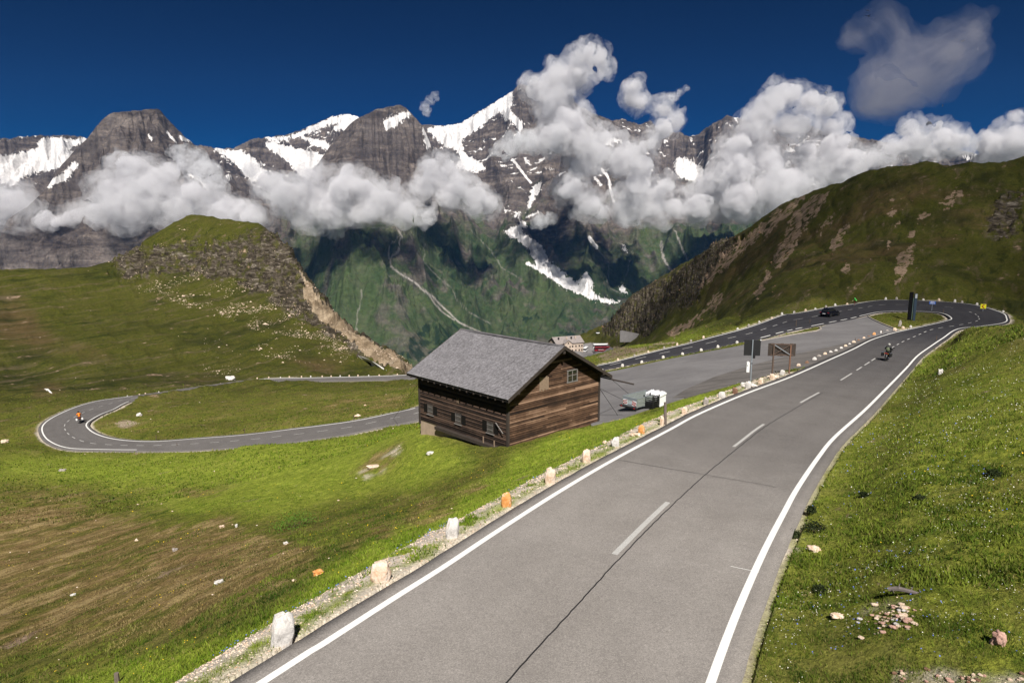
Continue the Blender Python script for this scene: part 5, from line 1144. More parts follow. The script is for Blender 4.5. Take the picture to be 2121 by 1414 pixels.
# ------------------------------------------------------------------ low shrubs
def leaf_mat(name, a, b):
    g = N(name); oc = g.coord(); n = g.noise(oc, 9, 4, .7); return g.bsdf(g.mix(g.ramp(n, [(.35, 0.), (.65, 1.)]), a, b), .8, spec=.2)
M_heath_shadow = leaf_mat('heath_and_shadow_leaves', (.008, .014, .004), (.030, .042, .010)); M_bush = leaf_mat('bush_leaves', (.035, .085, .008), (.10, .20, .02))
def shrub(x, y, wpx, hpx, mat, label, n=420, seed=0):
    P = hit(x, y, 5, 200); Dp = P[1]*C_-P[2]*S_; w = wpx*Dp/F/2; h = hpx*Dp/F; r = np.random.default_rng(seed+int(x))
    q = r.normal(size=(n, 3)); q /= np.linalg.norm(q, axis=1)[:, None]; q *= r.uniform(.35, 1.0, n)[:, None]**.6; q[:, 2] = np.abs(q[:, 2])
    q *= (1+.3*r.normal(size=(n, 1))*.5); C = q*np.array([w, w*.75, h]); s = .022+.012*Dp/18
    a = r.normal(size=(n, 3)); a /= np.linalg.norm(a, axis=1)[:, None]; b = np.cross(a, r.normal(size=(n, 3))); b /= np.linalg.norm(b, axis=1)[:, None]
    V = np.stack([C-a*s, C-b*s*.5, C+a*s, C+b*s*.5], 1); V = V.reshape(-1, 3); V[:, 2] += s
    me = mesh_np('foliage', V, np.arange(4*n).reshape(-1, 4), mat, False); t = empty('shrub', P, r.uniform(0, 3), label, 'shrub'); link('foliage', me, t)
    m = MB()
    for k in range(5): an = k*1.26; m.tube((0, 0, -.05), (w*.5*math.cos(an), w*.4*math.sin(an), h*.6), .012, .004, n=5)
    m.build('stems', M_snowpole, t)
for a_ in ((1688, 1101, 56, 22, 'dark rectangular-looking heath cushion above the arched rock on the right bank'), (1642, 1112, 34, 12, 'dark low heath cushion touching the road edge on the right bank'), (1680, 1062, 26, 12, 'small dark heath tuft above the big dark cushion on the right bank'), (1790, 1028, 22, 7, 'dark tuft on the right bank, left of two similar ones'), (1905, 1035, 24, 7, 'dark tuft in the middle of the right bank'), (2060, 985, 40, 9, 'wide dark tuft near the right edge of the picture'), (1700, 1225, 40, 8, 'dark green tuft at the road edge left of the long cream rock')):  # the first two cushions are stand-ins for a rectangular cast shadow
    shrub(a_[0], a_[1], a_[2], a_[3], M_heath_shadow, a_[4])  # the rectangular patch and its low neighbour imitate a cast shadow with dark leaves
shrub(610, 1092, 100, 30, M_bush, 'lush green dwarf bush with a dry top in the middle of the left slope', 900)
# ------------------------------------------------------------------ signs
M_galv = plain('galvanised_steel', (.34, .38, .42), .45, .5, var=.15); M_black = plain('matt_black', (.012, .012, .013), .55); M_white = plain('white_enamel', (.72, .72, .72), .45)
M_rubber = plain('tyre_rubber', (.018, .018, .018), .85); M_chrome = plain('bright_metal', (.55, .56, .58), .25, .9); M_red = plain('tail_red', (.30, .012, .015), .45); M_dred = plain('dark_red_paint', (.23, .012, .018), .3, spec=.5)
def face(P, toward=(0, 0, 0)): d = np.asarray(toward)-np.asarray(P); return math.atan2(-d[0], d[1])   # rotation so that local +y looks to the lens
P = hit(1554, 798, 20, 80); s = P[1]/42.0
t = empty('road_sign', P, face(P)+.22, 'large square road sign seen from its black back, on a galvanised pole', 'road sign')
m = MB(); m.tube((0, 0, -.3), (0, 0, 2.98*s), .045, n=12); m.build('pole', M_galv, t, smooth_=False)
m = MB(); m.box((.0, -.07, 2.45*s), (1.02*s, .03, 1.0*s)); m.build('sign_panel', M_black, t, bevel=.01)
m = MB(); m.box((-.13, .03, 1.98*s), (.16, .10, .42)); m.build('junction_box', M_iron, t, bevel=.008)
m = MB(); m.box((.22*s, .02, 1.20*s), (.2, .17, .64*s)); m.prism([(.22*s-.1, 1.20*s+.32*s), (.22*s, 1.20*s+.32*s+.07), (.22*s+.1, 1.20*s+.32*s)], 1, -.065, .105); m.build('control_box', M_white, t)
m = MB(); m.box((.25*s, .115, 1.32*s), (.05, .02, .06)); m.build('lock', M_black, t)
m = MB(); m.ico((-.49*s, -.04, 2.98*s-.02), .05, 2); m.build('lamp', M_white, t)
m = MB(); m.tube((-.06, 0, 1.45*s), (.06, 0, 1.45*s), .055, n=8); m.build('pipe_clamp', M_iron, t)
P = hit(1617, 776, 20, 90); P = aty(1617, 771, P[1]+1.0); P[2] = float(gz(P[0], P[1])); s = P[1]/45.0
t = empty('information_board', P, face(P)+.30, 'brown wooden board on two square posts, crossed braces on its back', 'board')
H = (proj(P+np.array([0, 0, 1.0]))); 
for sx in (-1, 1): m = MB(); m.box((sx*.56*s, 0, .95*s), (.11, .11, 2.1*s)); m.build('leg', M_snowpole if sx > 0 else plain('rail_wood', (.16, .085, .055), .85, var=.4), t, bevel=.01)
m = MB()
for k in range(9): m.box((-.82*s+.205*s*k, -.09, 1.66*s), (.195*s, .03, .86*s+.04*math.sin(k*1.9)))
m.build('board_panel', M_trim, t)
m = MB(); m.box((0, .075, 2.03*s), (1.3*s, .04, .08)); m.box((0, .075, 1.28*s), (1.3*s, .04, .08)); m.build('cross_rail', M_snowpole, t) if False else m.bm.free()
for z in (2.04, 1.30): m = MB(); m.box((0, -.055, z*s), (1.5*s, .035, .09)); m.build('cross_rail', M_snowpole, t)
m = MB(); m.tube((.52*s, .06, 2.0*s), (-.52*s, .06, 1.34*s), .032, n=6); m.build('pale_brace', M_galv, t)
m = MB(); m.tube((-.52*s, .03, 2.0*s), (.52*s, .03, 1.34*s), .03, n=6); m.build('dark_brace', M_snowpole, t)
# twin-slab pylon on the island
P = aty(1888, 657, 112); P[2] = float(gz(P[0], P[1])); t = empty('pylon', P, face(P)+.2, 'tall narrow pylon of a black and a blue-grey slab on the island in the bend', 'pylon')
m = MB(); m.box((.32, 0, 2.35), (.56, .34, 4.9)); m.build('black_slab', plain('deep_black', (.004, .004, .005), .7, spec=.1), t, bevel=.02)
m = MB(); m.box((-.32, .1, 2.25), (.36, .34, 4.6), taper=(1.2, 1)); m.build('blue_slab', plain('slate_blue_metal', (.025, .045, .07), .5), t, bevel=.02)
m = MB(); m.box((-.34, .30, 4.15), (.3, .05, .7)); m.build('pale_panel', plain('pale_grey_panel', (.34, .36, .40), .5), t)
m = MB(); m.box((.0, .02, 2.0), (.05, .2, 3.6)); m.build('light_strip', plain('pale_teal', (.10, .18, .17), .5), t)
# chevron arrow sign
P = aty(2037, 633, 121); P[2] = float(gz(P[0], P[1])); t = empty('chevron_sign', P, face(P), 'yellow sign with a red arrow pointing left at the outside of the far bend', 'arrow sign')
m = MB(); m.tube((0, 0, -.2), (0, 0, .7), .04); m.build('pole', M_galv, t)
m = MB(); m.box((0, 0, 1.1), (.85, .03, .8)); m.build('sign_panel', plain('signal_yellow', (.75, .70, .02), .5), t)
m = MB(); m.prism([(.28, 1.1), (-.02, 1.43), (-.22, 1.43), (.08, 1.1), (-.22, .77), (-.02, .77)], 1, .018, .03); m.build('red_chevron', M_red, t)
# small blue place sign: white strokes stand for the two unreadable lines
P = aty(1932, 621, 122); P[2] = float(gz(P[0], P[1])); t = empty('place_sign', P, face(P), 'small blue place-name sign with two white text lines behind the far bend', 'blue sign')
m = MB(); m.tube((0, 0, -.2), (0, 0, 1.4), .04); m.build('pole', M_galv, t)
m = MB(); m.box((0, 0, 1.65), (1.0, .03, .55)); m.build('sign_panel', plain('sign_blue', (.03, .10, .38), .5), t)
m = MB()
for zz, xs in ((1.77, (-.26, -.13, .0, .13, .24)), (1.55, (-.34, -.21, -.05, .08, .2, .33))):
    for x in xs: m.box((x, .02, zz), (.085, .012, .12))
o = m.build('text_lines', M_white, t); 
# ------------------------------------------------------------------ trailer, crates
def gp(x, y, h): return atz(x, y, h)
g0 = 14.3
TA = gp(1287, 857, g0); TBk = gp(1343, 842, g0); d = (TBk-TA)[:2]; 
ang = math.atan2(d[1], d[0])
tc = hit(1304, 858, 30, 90)
t = empty('trailer', (tc[0], tc[1], float(lotz(tc[0], tc[1]))+.0), ang, 'galvanised box trailer with red and white hazard boards, parked beside the hut', 'trailer')
TLn, TW = 2.9, 1.45                                   # local x forward (away from the lens), y to the left
m = MB(); m.box((TLn/2, 0, .46), (TLn, TW, .05)); m.build('floor', M_galv, t)
for sy in (-1, 1):
    m = MB()
    for z, hh in ((.60, .22), (.84, .2), (1.07, .2)): m.box((TLn/2, sy*TW/2, z), (TLn, .03, hh))
    for k in range(4): m.box((k*TLn/3, sy*(TW/2+.02), .82), (.05, .045, .78))
    m.build('side_panel', plain('zinc_panel', (.30, .33, .31), .5, .4, var=.3), t)
    m = MB(); m.wheel((TLn*.52, sy*(TW/2+.11), .27), .27, .17); w_o = m.build('wheel', M_rubber, t)
    m = MB(); m.tube((TLn*.52, sy*(TW/2+.20), .27), (TLn*.52, sy*(TW/2+.205), .27), .14, n=14); m.build('hub', M_galv, w_o)
    m = MB(); m.prism([(TLn*.52-.38, .33), (TLn*.52-.3, .56), (TLn*.52+.3, .56), (TLn*.52+.38, .33), (TLn*.52+.33, .33), (TLn*.52+.27, .52), (TLn*.52-.27, .52), (TLn*.52-.33, .33)], 1, sy*(TW/2+.02), sy*(TW/2+.22)); m.build('mudguard', M_iron, t)
m = MB(); m.box((TLn, 0, .8), (.03, TW, .68)); m.build('front_panel', M_galv, t)
m = MB(); m.box((0, 0, 1.05), (.03, TW, .22)); m.box((0, 0, .56), (.03, TW, .12)); m.build('tailgate', M_galv, t)
m = MB(); m.box((-.18, 0, .40), (.16, TW+.3, .13)); m.build('light_bar', M_black, t, bevel=.01)
for sy in (-1, 1):
    m = MB(); m.box((-.03, sy*.46, .74), (.02, .42, .42)); bd_ = m.build('hazard_board', M_white, t)
    m = MB(); 
    for k in (-1, 0, 1):
        c = k*.235; q = []
        for (yy, zz) in ((-.21, -.21-.06), (-.21, -.21+.06), (.21, .21+.06), (.21, .21-.06)): q.append((yy, zz+c))
        q = [(sy*.46-sy*a_, .74+min(.21, max(-.21, b_))) for a_, b_ in q]; m.prism(q, 0, -.048, -.041)
    m.build('red_stripes', M_red, bd_)
    m = MB(); m.box((-.27, sy*.66, .42), (.03, .14, .08)); m.build('tail_light', M_red, t)
m = MB(); m.tube((TLn, .0, .42), (TLn+.9, 0, .46), .04); m.build('drawbar', M_iron, t)
m = MB()
for sy in (-1, 1): m.tube((0, sy*TW/2, 1.2), (TLn, sy*TW/2, 1.2), .022)
m.tube((TLn, -TW/2, 1.2), (TLn, TW/2, 1.2), .022); m.tube((0, -TW/2, 1.17), (0, TW/2, 1.17), .02); m.build('top_rail', M_galv, t)
lz = lambda P: (P[0], P[1], float(lotz(P[0], P[1])))
Pb = gp(1349, 842, 14.15); t = empty('barrier_rack', lz(Pb), ang+.12, 'black slatted steel rack standing between the trailer and the white fence panels', 'steel rack')
for sx, sy in ((-1, -1), (1, -1), (-1, 1), (1, 1)): m = MB(); m.box((sx*.48, sy*.42, .52), (.07, .07, 1.15)); m.build('corner_upright', M_black, t)
for sy in (-1, 1):
    m = MB()
    for k in range(6): m.box((0, sy*.42, .12+k*.155), (.93, .03, .07))
    m.build('side_slats', M_black, t)
m = MB()
for k in range(6): m.box((-.48, 0, .12+k*.155), (.03, .8, .07)); m.box((.48, 0, .125+k*.155), (.03, .8, .07))
m.build('end_slats', M_black, t); m = MB(); m.box((0, 0, .3), (.86, .74, .45)); m.build('load', plain('dark_tarpaulin', (.02, .02, .025), .8), t, bevel=.05)
Pw = gp(1359, 834, 14.1); t = empty('fence_panel_stack', lz(Pw), ang-PI/2+.25, 'stack of bright white picket fence panels standing upright on the lot', 'fence panels')
rs = random.Random(3)
for k in range(9):
    m = MB(); x = -.62+k*.155; hh = 1.12+.05*math.sin(k*2.2)
    m.box((x, 0, .1), (.05, 1.3, .1)); m.box((x, 0, hh-.12), (.05, 1.3, .09))
    for j in range(13): m.box((x-.045, -.6+j*.1, hh/2), (.028, .062, hh+.04*math.sin(j*3+k)))
    m.build('picket_panel', plain('bright_white', (.86, .86, .88), .5, var=.02), t)
# ------------------------------------------------------------------ bodies
def skin(name, joints, edges, mats, parent, pick=None, sub=2):
    names = list(joints); bm = bmesh.new(); L = bm.verts.layers.skin.verify(); vv = {}
    for n_ in names: v = bm.verts.new(joints[n_][0]); v[L].radius = (joints[n_][1],)*2; vv[n_] = v
    vv[names[0]][L].use_root = True
    for a, b in edges: bm.edges.new((vv[a], vv[b]))
    me = D.meshes.new(name); bm.to_mesh(me); bm.free(); o = link(name, me)
    mo = o.modifiers.new('skin', 'SKIN'); mo.use_smooth_shade = True; mo = o.modifiers.new('sub', 'SUBSURF'); mo.levels = sub; mo.render_levels = sub
    dg = bpy.context.evaluated_depsgraph_get(); me2 = D.meshes.new_from_object(o.evaluated_get(dg)); D.objects.remove(o)
    me2.materials.clear()
    for m_ in mats: me2.materials.append(m_)
    if pick:
        for p in me2.polygons: p.material_index = pick(p.center)
    for p in me2.polygons: p.use_smooth = True
    me2.name = name; return me2
def person(loc, rz, label, mats, pick, helmet, lean=.25, kneel=0, arms='wide', hands_at=(.62, 1.02), feet_at=(.12, .32), seat=(0, .82), cyc=False, parent=None):
    hx, hz = seat; px_, pz_ = hands_at; fx, fz = feet_at
    sx = hx+.50*math.sin(lean); sz = hz+.50*math.cos(lean)
    J = {'pelvis': ((hx, 0, hz), .135), 'waist': ((hx+.2*math.sin(lean), 0, hz+.2*math.cos(lean)), .125), 'chest': ((hx+.38*math.sin(lean), 0, hz+.38*math.cos(lean)), .15),
         'neckb': ((sx, 0, sz), .09), 'neck': ((sx+.06, 0, sz+.07), .055), 'head': ((sx+.11, 0, sz+.17), .095), 'crown': ((sx+.12, 0, sz+.25), .085), 'nose': ((sx+.20, 0, sz+.17), .025)}
    E_ = [('pelvis', 'waist'), ('waist', 'chest'), ('chest', 'neckb'), ('neckb', 'neck'), ('neck', 'head'), ('head', 'crown'), ('head', 'nose')]
    for s_, n_ in ((1, 'l'), (-1, 'r')):
        ex = (sx+px_)/2-.06; ez = (sz+pz_)/2-.09; kx = (hx+fx)/2+.24+(.06*s_ if cyc else 0); kz = (hz+fz)/2+.10+(.14*s_ if cyc else 0); fz2 = fz+(.16*s_ if cyc else 0)
        J.update({n_+'sh': ((sx-.02, s_*.19, sz-.03), .072), n_+'el': ((ex, s_*.34, ez), .048), n_+'wr': ((px_-.06, s_*.33, pz_+.01), .034), n_+'pa': ((px_, s_*.335, pz_), .036), n_+'hip': ((hx+.03, s_*.10, hz-.03), .10), n_+'kn': ((kx, s_*.20, kz), .066), n_+'an': ((fx, s_*.17, fz2+.08), .045), n_+'to': ((fx+.17, s_*.18, fz2), .038)})
        E_ += [('neckb', n_+'sh'), (n_+'sh', n_+'el'), (n_+'el', n_+'wr'), (n_+'wr', n_+'pa'), ('pelvis', n_+'hip'), (n_+'hip', n_+'kn'), (n_+'kn', n_+'an'), (n_+'an', n_+'to')]
        for k, (dy, ln, rr) in enumerate(((-.03, .075, .010), (-.01, .085, .010), (.01, .08, .010), (.03, .065, .009))):
            J[f'{n_}f{k}a'] = ((px_+.045, s_*.335+dy, pz_+.005), rr); J[f'{n_}f{k}b'] = ((px_+ln, s_*.335+dy, pz_-.03), rr*.9)
            E_ += [(n_+'pa', f'{n_}f{k}a'), (f'{n_}f{k}a', f'{n_}f{k}b')]
        J[n_+'th'] = ((px_+.03, s_*.335-s_*.05, pz_-.03), .011); E_.append((n_+'pa', n_+'th'))
    me = skin('person', J, E_, mats, None, pick)
    o = link('person', me, label=label, category='person'); o.location = loc; o.rotation_euler = (0, 0, rz)
    hc = (sx+.115, 0, sz+.21); m = MB(); vs_ = m.ico(hc, .145, 3, (1.12, .92, 1.0) if not cyc else (1.2, .8, .72))
    for v in list(m.bm.verts):
        if cyc and v.co.z < hc[2]+.02: v.co.z = hc[2]+.02+(v.co.z-hc[2]-.02)*.25
    m.build('helmet', helmet, o, smooth_=True)
    if not cyc: m = MB(); m.ico((hc[0]+.075, 0, hc[2]-.0), .105, 2, (.95, .9, .62)); m.build('visor', M_glass, o, smooth_=True)
    return o, (sx, sz)
def moto(P, rz, label, body, plabel, jmat, helmet, pannier, lean_=0, pack=None):
    t = empty('motorcycle', P, rz, label, 'motorcycle', rot=(lean_, 0, rz))
    for x, w in ((-.72, .17), (.74, .12)):
        m = MB(); m.wheel((x, 0, .32), .32, w, 24, hole=.2); wo = m.build('wheel', M_rubber, t)
        m = MB(); m.wheel((x, 0, .32), .205, w*.5, 18, hole=.16)
        for k in range(5): a = k*2*PI/5; m.tube((x, 0, .32), (x+.18*math.cos(a), 0, .32+.18*math.sin(a)), .018, n=5)
        m.tube((x, -.08, .32), (x, .08, .32), .04); m.build('rim', M_iron, wo)
    m = MB(); m.box((.02, 0, .42), (.5, .30, .34)); m.tube((-.05, 0, .45), (-.72, 0, .32), .045); m.tube((-.05, .1, .45), (-.72, .1, .32), .03); m.build('engine', M_iron, t, bevel=.02)
    m = MB(); m.prism([(-.25, .72), (-.05, .95), (.32, 1.0), (.46, .82), (.3, .62), (-.1, .6)], 1, -.16, .16); m.build('tank', body, t, bevel=.04)
    m = MB(); m.prism([(-.85, .88), (-.80, .95), (-.25, .84), (-.1, .80), (-.25, .70), (-.7, .74)], 1, -.14, .14); m.build('seat', M_black, t, bevel=.03)
    m = MB(); m.prism([(.34, .95), (.62, 1.10), (.72, .92), (.66, .62), (.4, .58)], 1, -.2, .2); m.build('fairing', body, t, bevel=.04)
    m = MB(); m.prism([(.50, 1.10), (.42, 1.36), (.45, 1.36), (.62, 1.08)], 1, -.17, .17); m.build('windscreen', M_glass, t)
    for s_ in (-1, 1):
        m = MB(); m.tube((.58, s_*.09, .95), (.74, s_*.09, .32), .03); m.build('fork', M_chrome, t)
        m = MB(); m.tube((.42, s_*.05, 1.02), (.36, s_*.38, 1.05), .018); m.build('handlebar', M_black, t)
        m = MB(); m.tube((.42, s_*.27, 1.05), (.46, s_*.36, 1.24), .01, n=5); m.box((.46, s_*.38, 1.27), (.03, .15, .09)); m.build('mirror', M_chrome if s_ > 0 else M_black, t)
        m = MB(); m.box((-.62, s_*.36, .68), (.46, .22, .36)); pn = m.build('pannier', pannier, t, bevel=.03)
        m = MB(); m.box((-.62, s_*.36, .872), (.44, .2, .03)); m.build('lid', M_chrome, pn, bevel=.005)
        m = MB(); m.box((-.86, s_*.16, .80), (.04, .05, .05)); m.build('indicator', plain('amber', (.7, .25, .02), .3), t)
    m = MB(); m.box((-.88, 0, .84), (.04, .18, .07)); m.build('tail_light', M_red, t)
    m = MB(); m.box((-.96, 0, .60), (.02, .2, .2)); m.build('number_plate', M_white, t)
    m = MB(); m.prism([(-1.0, .48), (-.98, .72), (-.82, .8), (-.80, .76)], 1, -.08, .08); m.build('mudguard', M_black, t)
    m = MB(); m.tube((-.1, -.18, .28), (-.85, -.22, .42), .05); m.build('exhaust', M_chrome, t)
    o, (sx, sz) = person(P, rz, plabel, [jmat, M_black, plain('skin_tone', (.45, .26, .18), .6)], lambda c: 0 if c.z > .98 and c.x < .25 else 1, helmet, lean=.30, hands_at=(.36, 1.07), feet_at=(-.05, .30), seat=(-.28, .92))
    o.rotation_euler = (lean_, 0, rz)
    if pack:
        m = MB(); m.ico((sx-.30, 0, sz-.22), .18, 2, (.62, 1.0, 1.25)); m.build('backpack', pack, o, smooth_=True)
    return t
def road_pt(x, y):                                    # point on the tarmac under a photo point
    best = None; r = ray(x, y)
    for i in range(0, NR-1):
        for h in (-(rA[i][2]),):
            q = r*(-h/r[2])*1.0; dd = np.hypot(*(q-cen[i])[:2])
            if dd < wid[i]*.75+1.0 and (best is None or dd < best[0]): best = (dd, i, q)
    i, q = best[1], best[2]; dd = (cen[min(i+3, NR-1)]-cen[max(i-3, 0)])[:2]; return q, math.atan2(dd[1], dd[0]), i
P, a, _ = road_pt(1837, 746)
moto(P+np.array([0, 0, .006]), a-.06, 'black touring motorcycle with side cases riding away on the near road', M_black, 'rider in black with a grey helmet and green backpack on the black motorcycle', plain('black_leather', (.02, .02, .022), .6), plain('silver_helmet', (.32, .31, .29), .3), M_black, .05, plain('olive_pack', (.10, .12, .07), .8))
P, a, _ = road_pt(166, 874)
moto(P+np.array([0, 0, .006]), a+PI-.1 if False else a+.15, 'dark motorcycle with white side cases in the lower left hairpin', M_black, 'rider in a bright orange jacket on the motorcycle in the lower hairpin', plain('orange_jacket', (.85, .22, .015), .6), M_black, M_white, -.06)
# cyclist
P, a, _ = road_pt(1771, 633)
a += PI
t = empty('bicycle', P+np.array([0, 0, .006]), a+PI, 'thin racing bicycle ridden along the outer side of the far bend', 'bicycle')
for x in (-.5, .5):
    m = MB(); m.wheel((x, 0, .34), .34, .03, 28, hole=.315); wo = m.build('wheel', M_rubber, t)
    m = MB()
    for k in range(10): an = k*2*PI/10; m.tube((x, 0, .34), (x+.32*math.cos(an), 0, .34+.32*math.sin(an)), .004, n=4)
    m.tube((x, -.04, .34), (x, .04, .34), .02); m.build('spokes', M_galv, wo)
m = MB()
for p, q in (((-.5, 0, .34), (-.08, 0, .28)), ((-.08, 0, .28), (-.2, 0, .88)), ((-.17, 0, .78), (.36, 0, .80)), ((-.08, 0, .28), (.38, 0, .70)), ((-.5, 0, .34), (-.17, 0, .78)), ((.36, 0, .84), (.5, 0, .34))): m.tube(p, q, .018, n=6)
m.build('frame', M_dred, t)
m = MB(); m.box((-.22, 0, .93), (.26, .13, .05)); m.build('saddle', M_black, t, bevel=.015)
m = MB(); m.tube((.36, 0, .84), (.42, 0, .92), .015); m.tube((.42, -.21, .92), (.42, .21, .92), .014); m.build('handlebar', M_black, t)
m = MB(); m.tube((-.08, -.05, .28), (-.08, .05, .28), .09, n=16); m.tube((-.08, .06, .28), (-.02, .09, .13), .012); m.tube((-.08, -.06, .28), (-.14, -.09, .43), .012); m.build('crank', M_galv, t)
person(P+np.array([0, 0, .006]), a+PI, 'cyclist in a bright green jersey and helmet crouched over the handlebar', [plain('green_jersey', (.10, .75, .12), .6), M_black, plain('skin_tone', (.45, .26, .18), .6)], lambda c: (2 if (c.z < .5 or (c.x > .30 and c.z < 1.12)) else (0 if c.z > .98 else 1)), plain('green_helmet', (.12, .62, .14), .4), lean=1.02, hands_at=(.42, .95), feet_at=(-.10, .22), seat=(-.22, 1.0), cyc=True)
# ------------------------------------------------------------------ dark hatchback
M_car = plain('dark_blue_paint', (.008, .009, .016), .18, .3, spec=.6, var=.05)
def body_loft(stations, mat, name, parent):            # stations: (x, [(y,z)...]) half sections mirrored
    bm = bmesh.new(); rows = []
    for x, sec in stations:
        full = [(y, z) for y, z in sec]+[(-y, z) for y, z in sec[::-1]]; rows.append([bm.verts.new((x, y, z)) for y, z in full])
    n = len(rows[0])
    for a_, b_ in zip(rows[:-1], rows[1:]):
        for i in range(n): bm.faces.new((a_[i], a_[(i+1) % n], b_[(i+1) % n], b_[i]))
    bm.faces.new(rows[0][::-1]); bm.faces.new(rows[-1]); bmesh.ops.recalc_face_normals(bm, faces=bm.faces[:])
    me = D.meshes.new(name); bm.to_mesh(me); bm.free(); me.materials.append(mat); o = link(name, me, parent)
    mo = o.modifiers.new('s', 'SUBSURF'); mo.levels = mo.render_levels = 2
    for p in me.polygons: p.use_smooth = True
    return o
def sec(w, zb, zt, sh=.12): return [(w*.86, zb), (w, zb+.12), (w*1.0, (zb+zt)/2), (w*.97, zt-sh*.5), (w*.80, zt), (w*.35, zt+.02)]
P, a, _ = road_pt(1719, 655)
t = empty('car', P+np.array([0, 0, .006]), a+PI if math.cos(a) < 0 else a, 'dark hatchback car driving right on the far road', 'car')
body_loft([(-2.08, sec(.70, .45, .80)), (-2.02, sec(.82, .32, .92)), (-1.6, sec(.88, .25, .98)), (-.6, sec(.9, .22, .96)), (.5, sec(.9, .22, .95)), (1.15, sec(.89, .24, .90)), (1.85, sec(.84, .28, .78)), (2.1, sec(.68, .36, .66))], M_car, 'body', t)
body_loft([(-2.0, sec(.60, .88, .98, .05)), (-1.72, sec(.70, .88, 1.32)), (-1.1, sec(.69, .88, 1.47)), (-.1, sec(.69, .88, 1.48)), (.45, sec(.68, .88, 1.34)), (1.05, sec(.62, .86, .94, .05))], M_glass, 'cabin_glass', t)
m = MB(); m.prism([(-1.75, 1.36), (-1.1, 1.50), (-.1, 1.51), (.3, 1.43), (-.1, 1.47), (-1.1, 1.46)], 1, -.55, .55); m.build('roof', M_car, t, bevel=.02)
for sx in (-1.28, 1.3):
    for s_ in (-1, 1):
        m = MB(); m.wheel((sx, s_*.80, .31), .31, .2, 24); wo = m.build('wheel', M_rubber, t)
        m = MB(); m.tube((sx, s_*.895, .31), (sx, s_*.905, .31), .2, n=16); m.build('rim', M_iron, wo)
for s_ in (-1, 1):
    m = MB(); m.box((-2.0, s_*.66, .80), (.12, .28, .13)); m.build('tail_light', M_red, t, bevel=.02)
    m = MB(); m.box((1.95, s_*.6, .66), (.2, .26, .12)); m.build('headlight', M_chrome, t, bevel=.02)
    m = MB(); m.box((.55, s_*.98, .98), (.14, .18, .12)); m.build('mirror', M_car, t, bevel=.02)
m = MB(); m.box((-2.095, 0, .62), (.02, .5, .11)); m.build('number_plate', M_white, t)
# ------------------------------------------------------------------ the pass inn, coaches and small things on the far plateau
def far_empty(x, y, Y, name, rz, label, cat, group=None):
    P = aty(x, y, Y); P[2] = float(gz(P[0], P[1])); return empty(name, P, rz, label, cat, group), P
def coach(x, y, rz, label, paint, lower, band, text=None):
    P = hit(x, y, 280, 600); t = empty('coach', P, rz, label, 'coach', 'coaches parked near the inn')
    L = 12.0
    m = MB(); m.box((0, 0, 1.1), (L, 2.5, 1.5)); m.build('body', lower, t, bevel=.12)
    m = MB(); m.box((0, 0, 2.95), (L-.1, 2.46, .75)); m.build('roof', paint, t, bevel=.15)
    m = MB(); m.box((0, 0, 2.25), (L+.02, 2.52, .95)); m.build('window_band', M_glass, t, bevel=.05)
    for sx in (-3.6, 3.8):
        for s_ in (-1, 1): m = MB(); m.wheel((sx, s_*1.15, .5), .5, .3, 16); m.build('wheel', M_rubber, t)
    m = MB(); m.box((-L/2-.02, 0, 2.0), (.05, 2.2, 1.5)); m.build('windscreen', M_glass, t)
    for s_ in (-1, 1): m = MB(); m.box((-L/2-.06, s_*1.0, .9), (.08, .3, .2)); m.build('headlight', M_chrome, t)
    if band: m = MB(); m.prism([(1.0, .4), (5.9, .4), (5.9, 1.5)], 1, -1.262, 1.262); m.build('swoosh', M_white, t)
    if text:
        m = MB()
        for s_ in (-1, 1):
            for k, wd in enumerate((.35, .26, .3, .3, .26, .5, .3, .3, .26)): m.box((-3.2+k*.42, s_*1.262, 1.36), (wd, .02, .3 if k else .42))
        m.build('lettering', M_white, t)
    return t
coach(1249, 727.5, .10, 'dark red coach with white lettering and swoosh parked nearest', M_dred, M_dred, True, True)
coach(1246, 721.5, .12, 'white coach parked behind the dark red one', M_white, M_white, False)
t = coach(1213, 727, 1.25, 'white minibus parked alone, seen from the front', M_white, M_white, False); t.scale = (.6, .85, .85)
t = coach(863, 750, .15, 'blue and white coach half hidden behind the hut roof', M_white, plain('coach_blue', (.02, .22, .5), .4), False) if False else None
P = aty(860.5, 746.5, 172); P[2] = float(gz(P[0], P[1])); t = empty('camper_van', P, .2, 'blue and white van just left of the hut roof edge', 'van')
m = MB(); m.box((0, 0, .75), (1.4, .8, .55)); m.build('body', plain('coach_blue', (.02, .22, .5), .4), t, bevel=.08); m = MB(); m.box((.05, 0, 1.15), (1.2, .76, .3)); m.build('roof', M_white, t, bevel=.08)
m = MB(); m.box((-.1, 0, .98), (1.1, .82, .2)); m.build('window_band', M_glass, t)
for sx in (-.45, .45):
    for s_ in (-1, 1): m = MB(); m.wheel((sx, s_*.36, .25), .22, .12, 14); m.build('wheel', M_rubber, t)
P = aty(868.5, 747.5, 172); P[2] = float(gz(P[0], P[1])); t = empty('camper_van', P, .2, 'white van squeezed between the blue van and the hut roof', 'van')
m = MB(); m.box((0, 0, .85), (1.1, .8, .8)); m.build('body', M_white, t, bevel=.1); m = MB(); m.box((-.1, 0, 1.0), (.9, .82, .22)); m.build('window_band', M_glass, t)
for sx in (-.35, .35):
    for s_ in (-1, 1): m = MB(); m.wheel((sx, s_*.36, .25), .22, .12, 14); m.build('wheel', M_rubber, t)
P = hit(1172, 729, 280, 560); inn = empty('mountain_inn', P, .42, 'pale stone mountain inn with grey shingle roof beyond the hut', 'inn')
M_stone = stone_mat('inn_masonry', [(.3, (.36, .28, .22)), (.7, (.60, .50, .42))], 1.2); M_rf = plain('inn_shingles', (.24, .21, .20), .9, var=.35, scale=1.0)
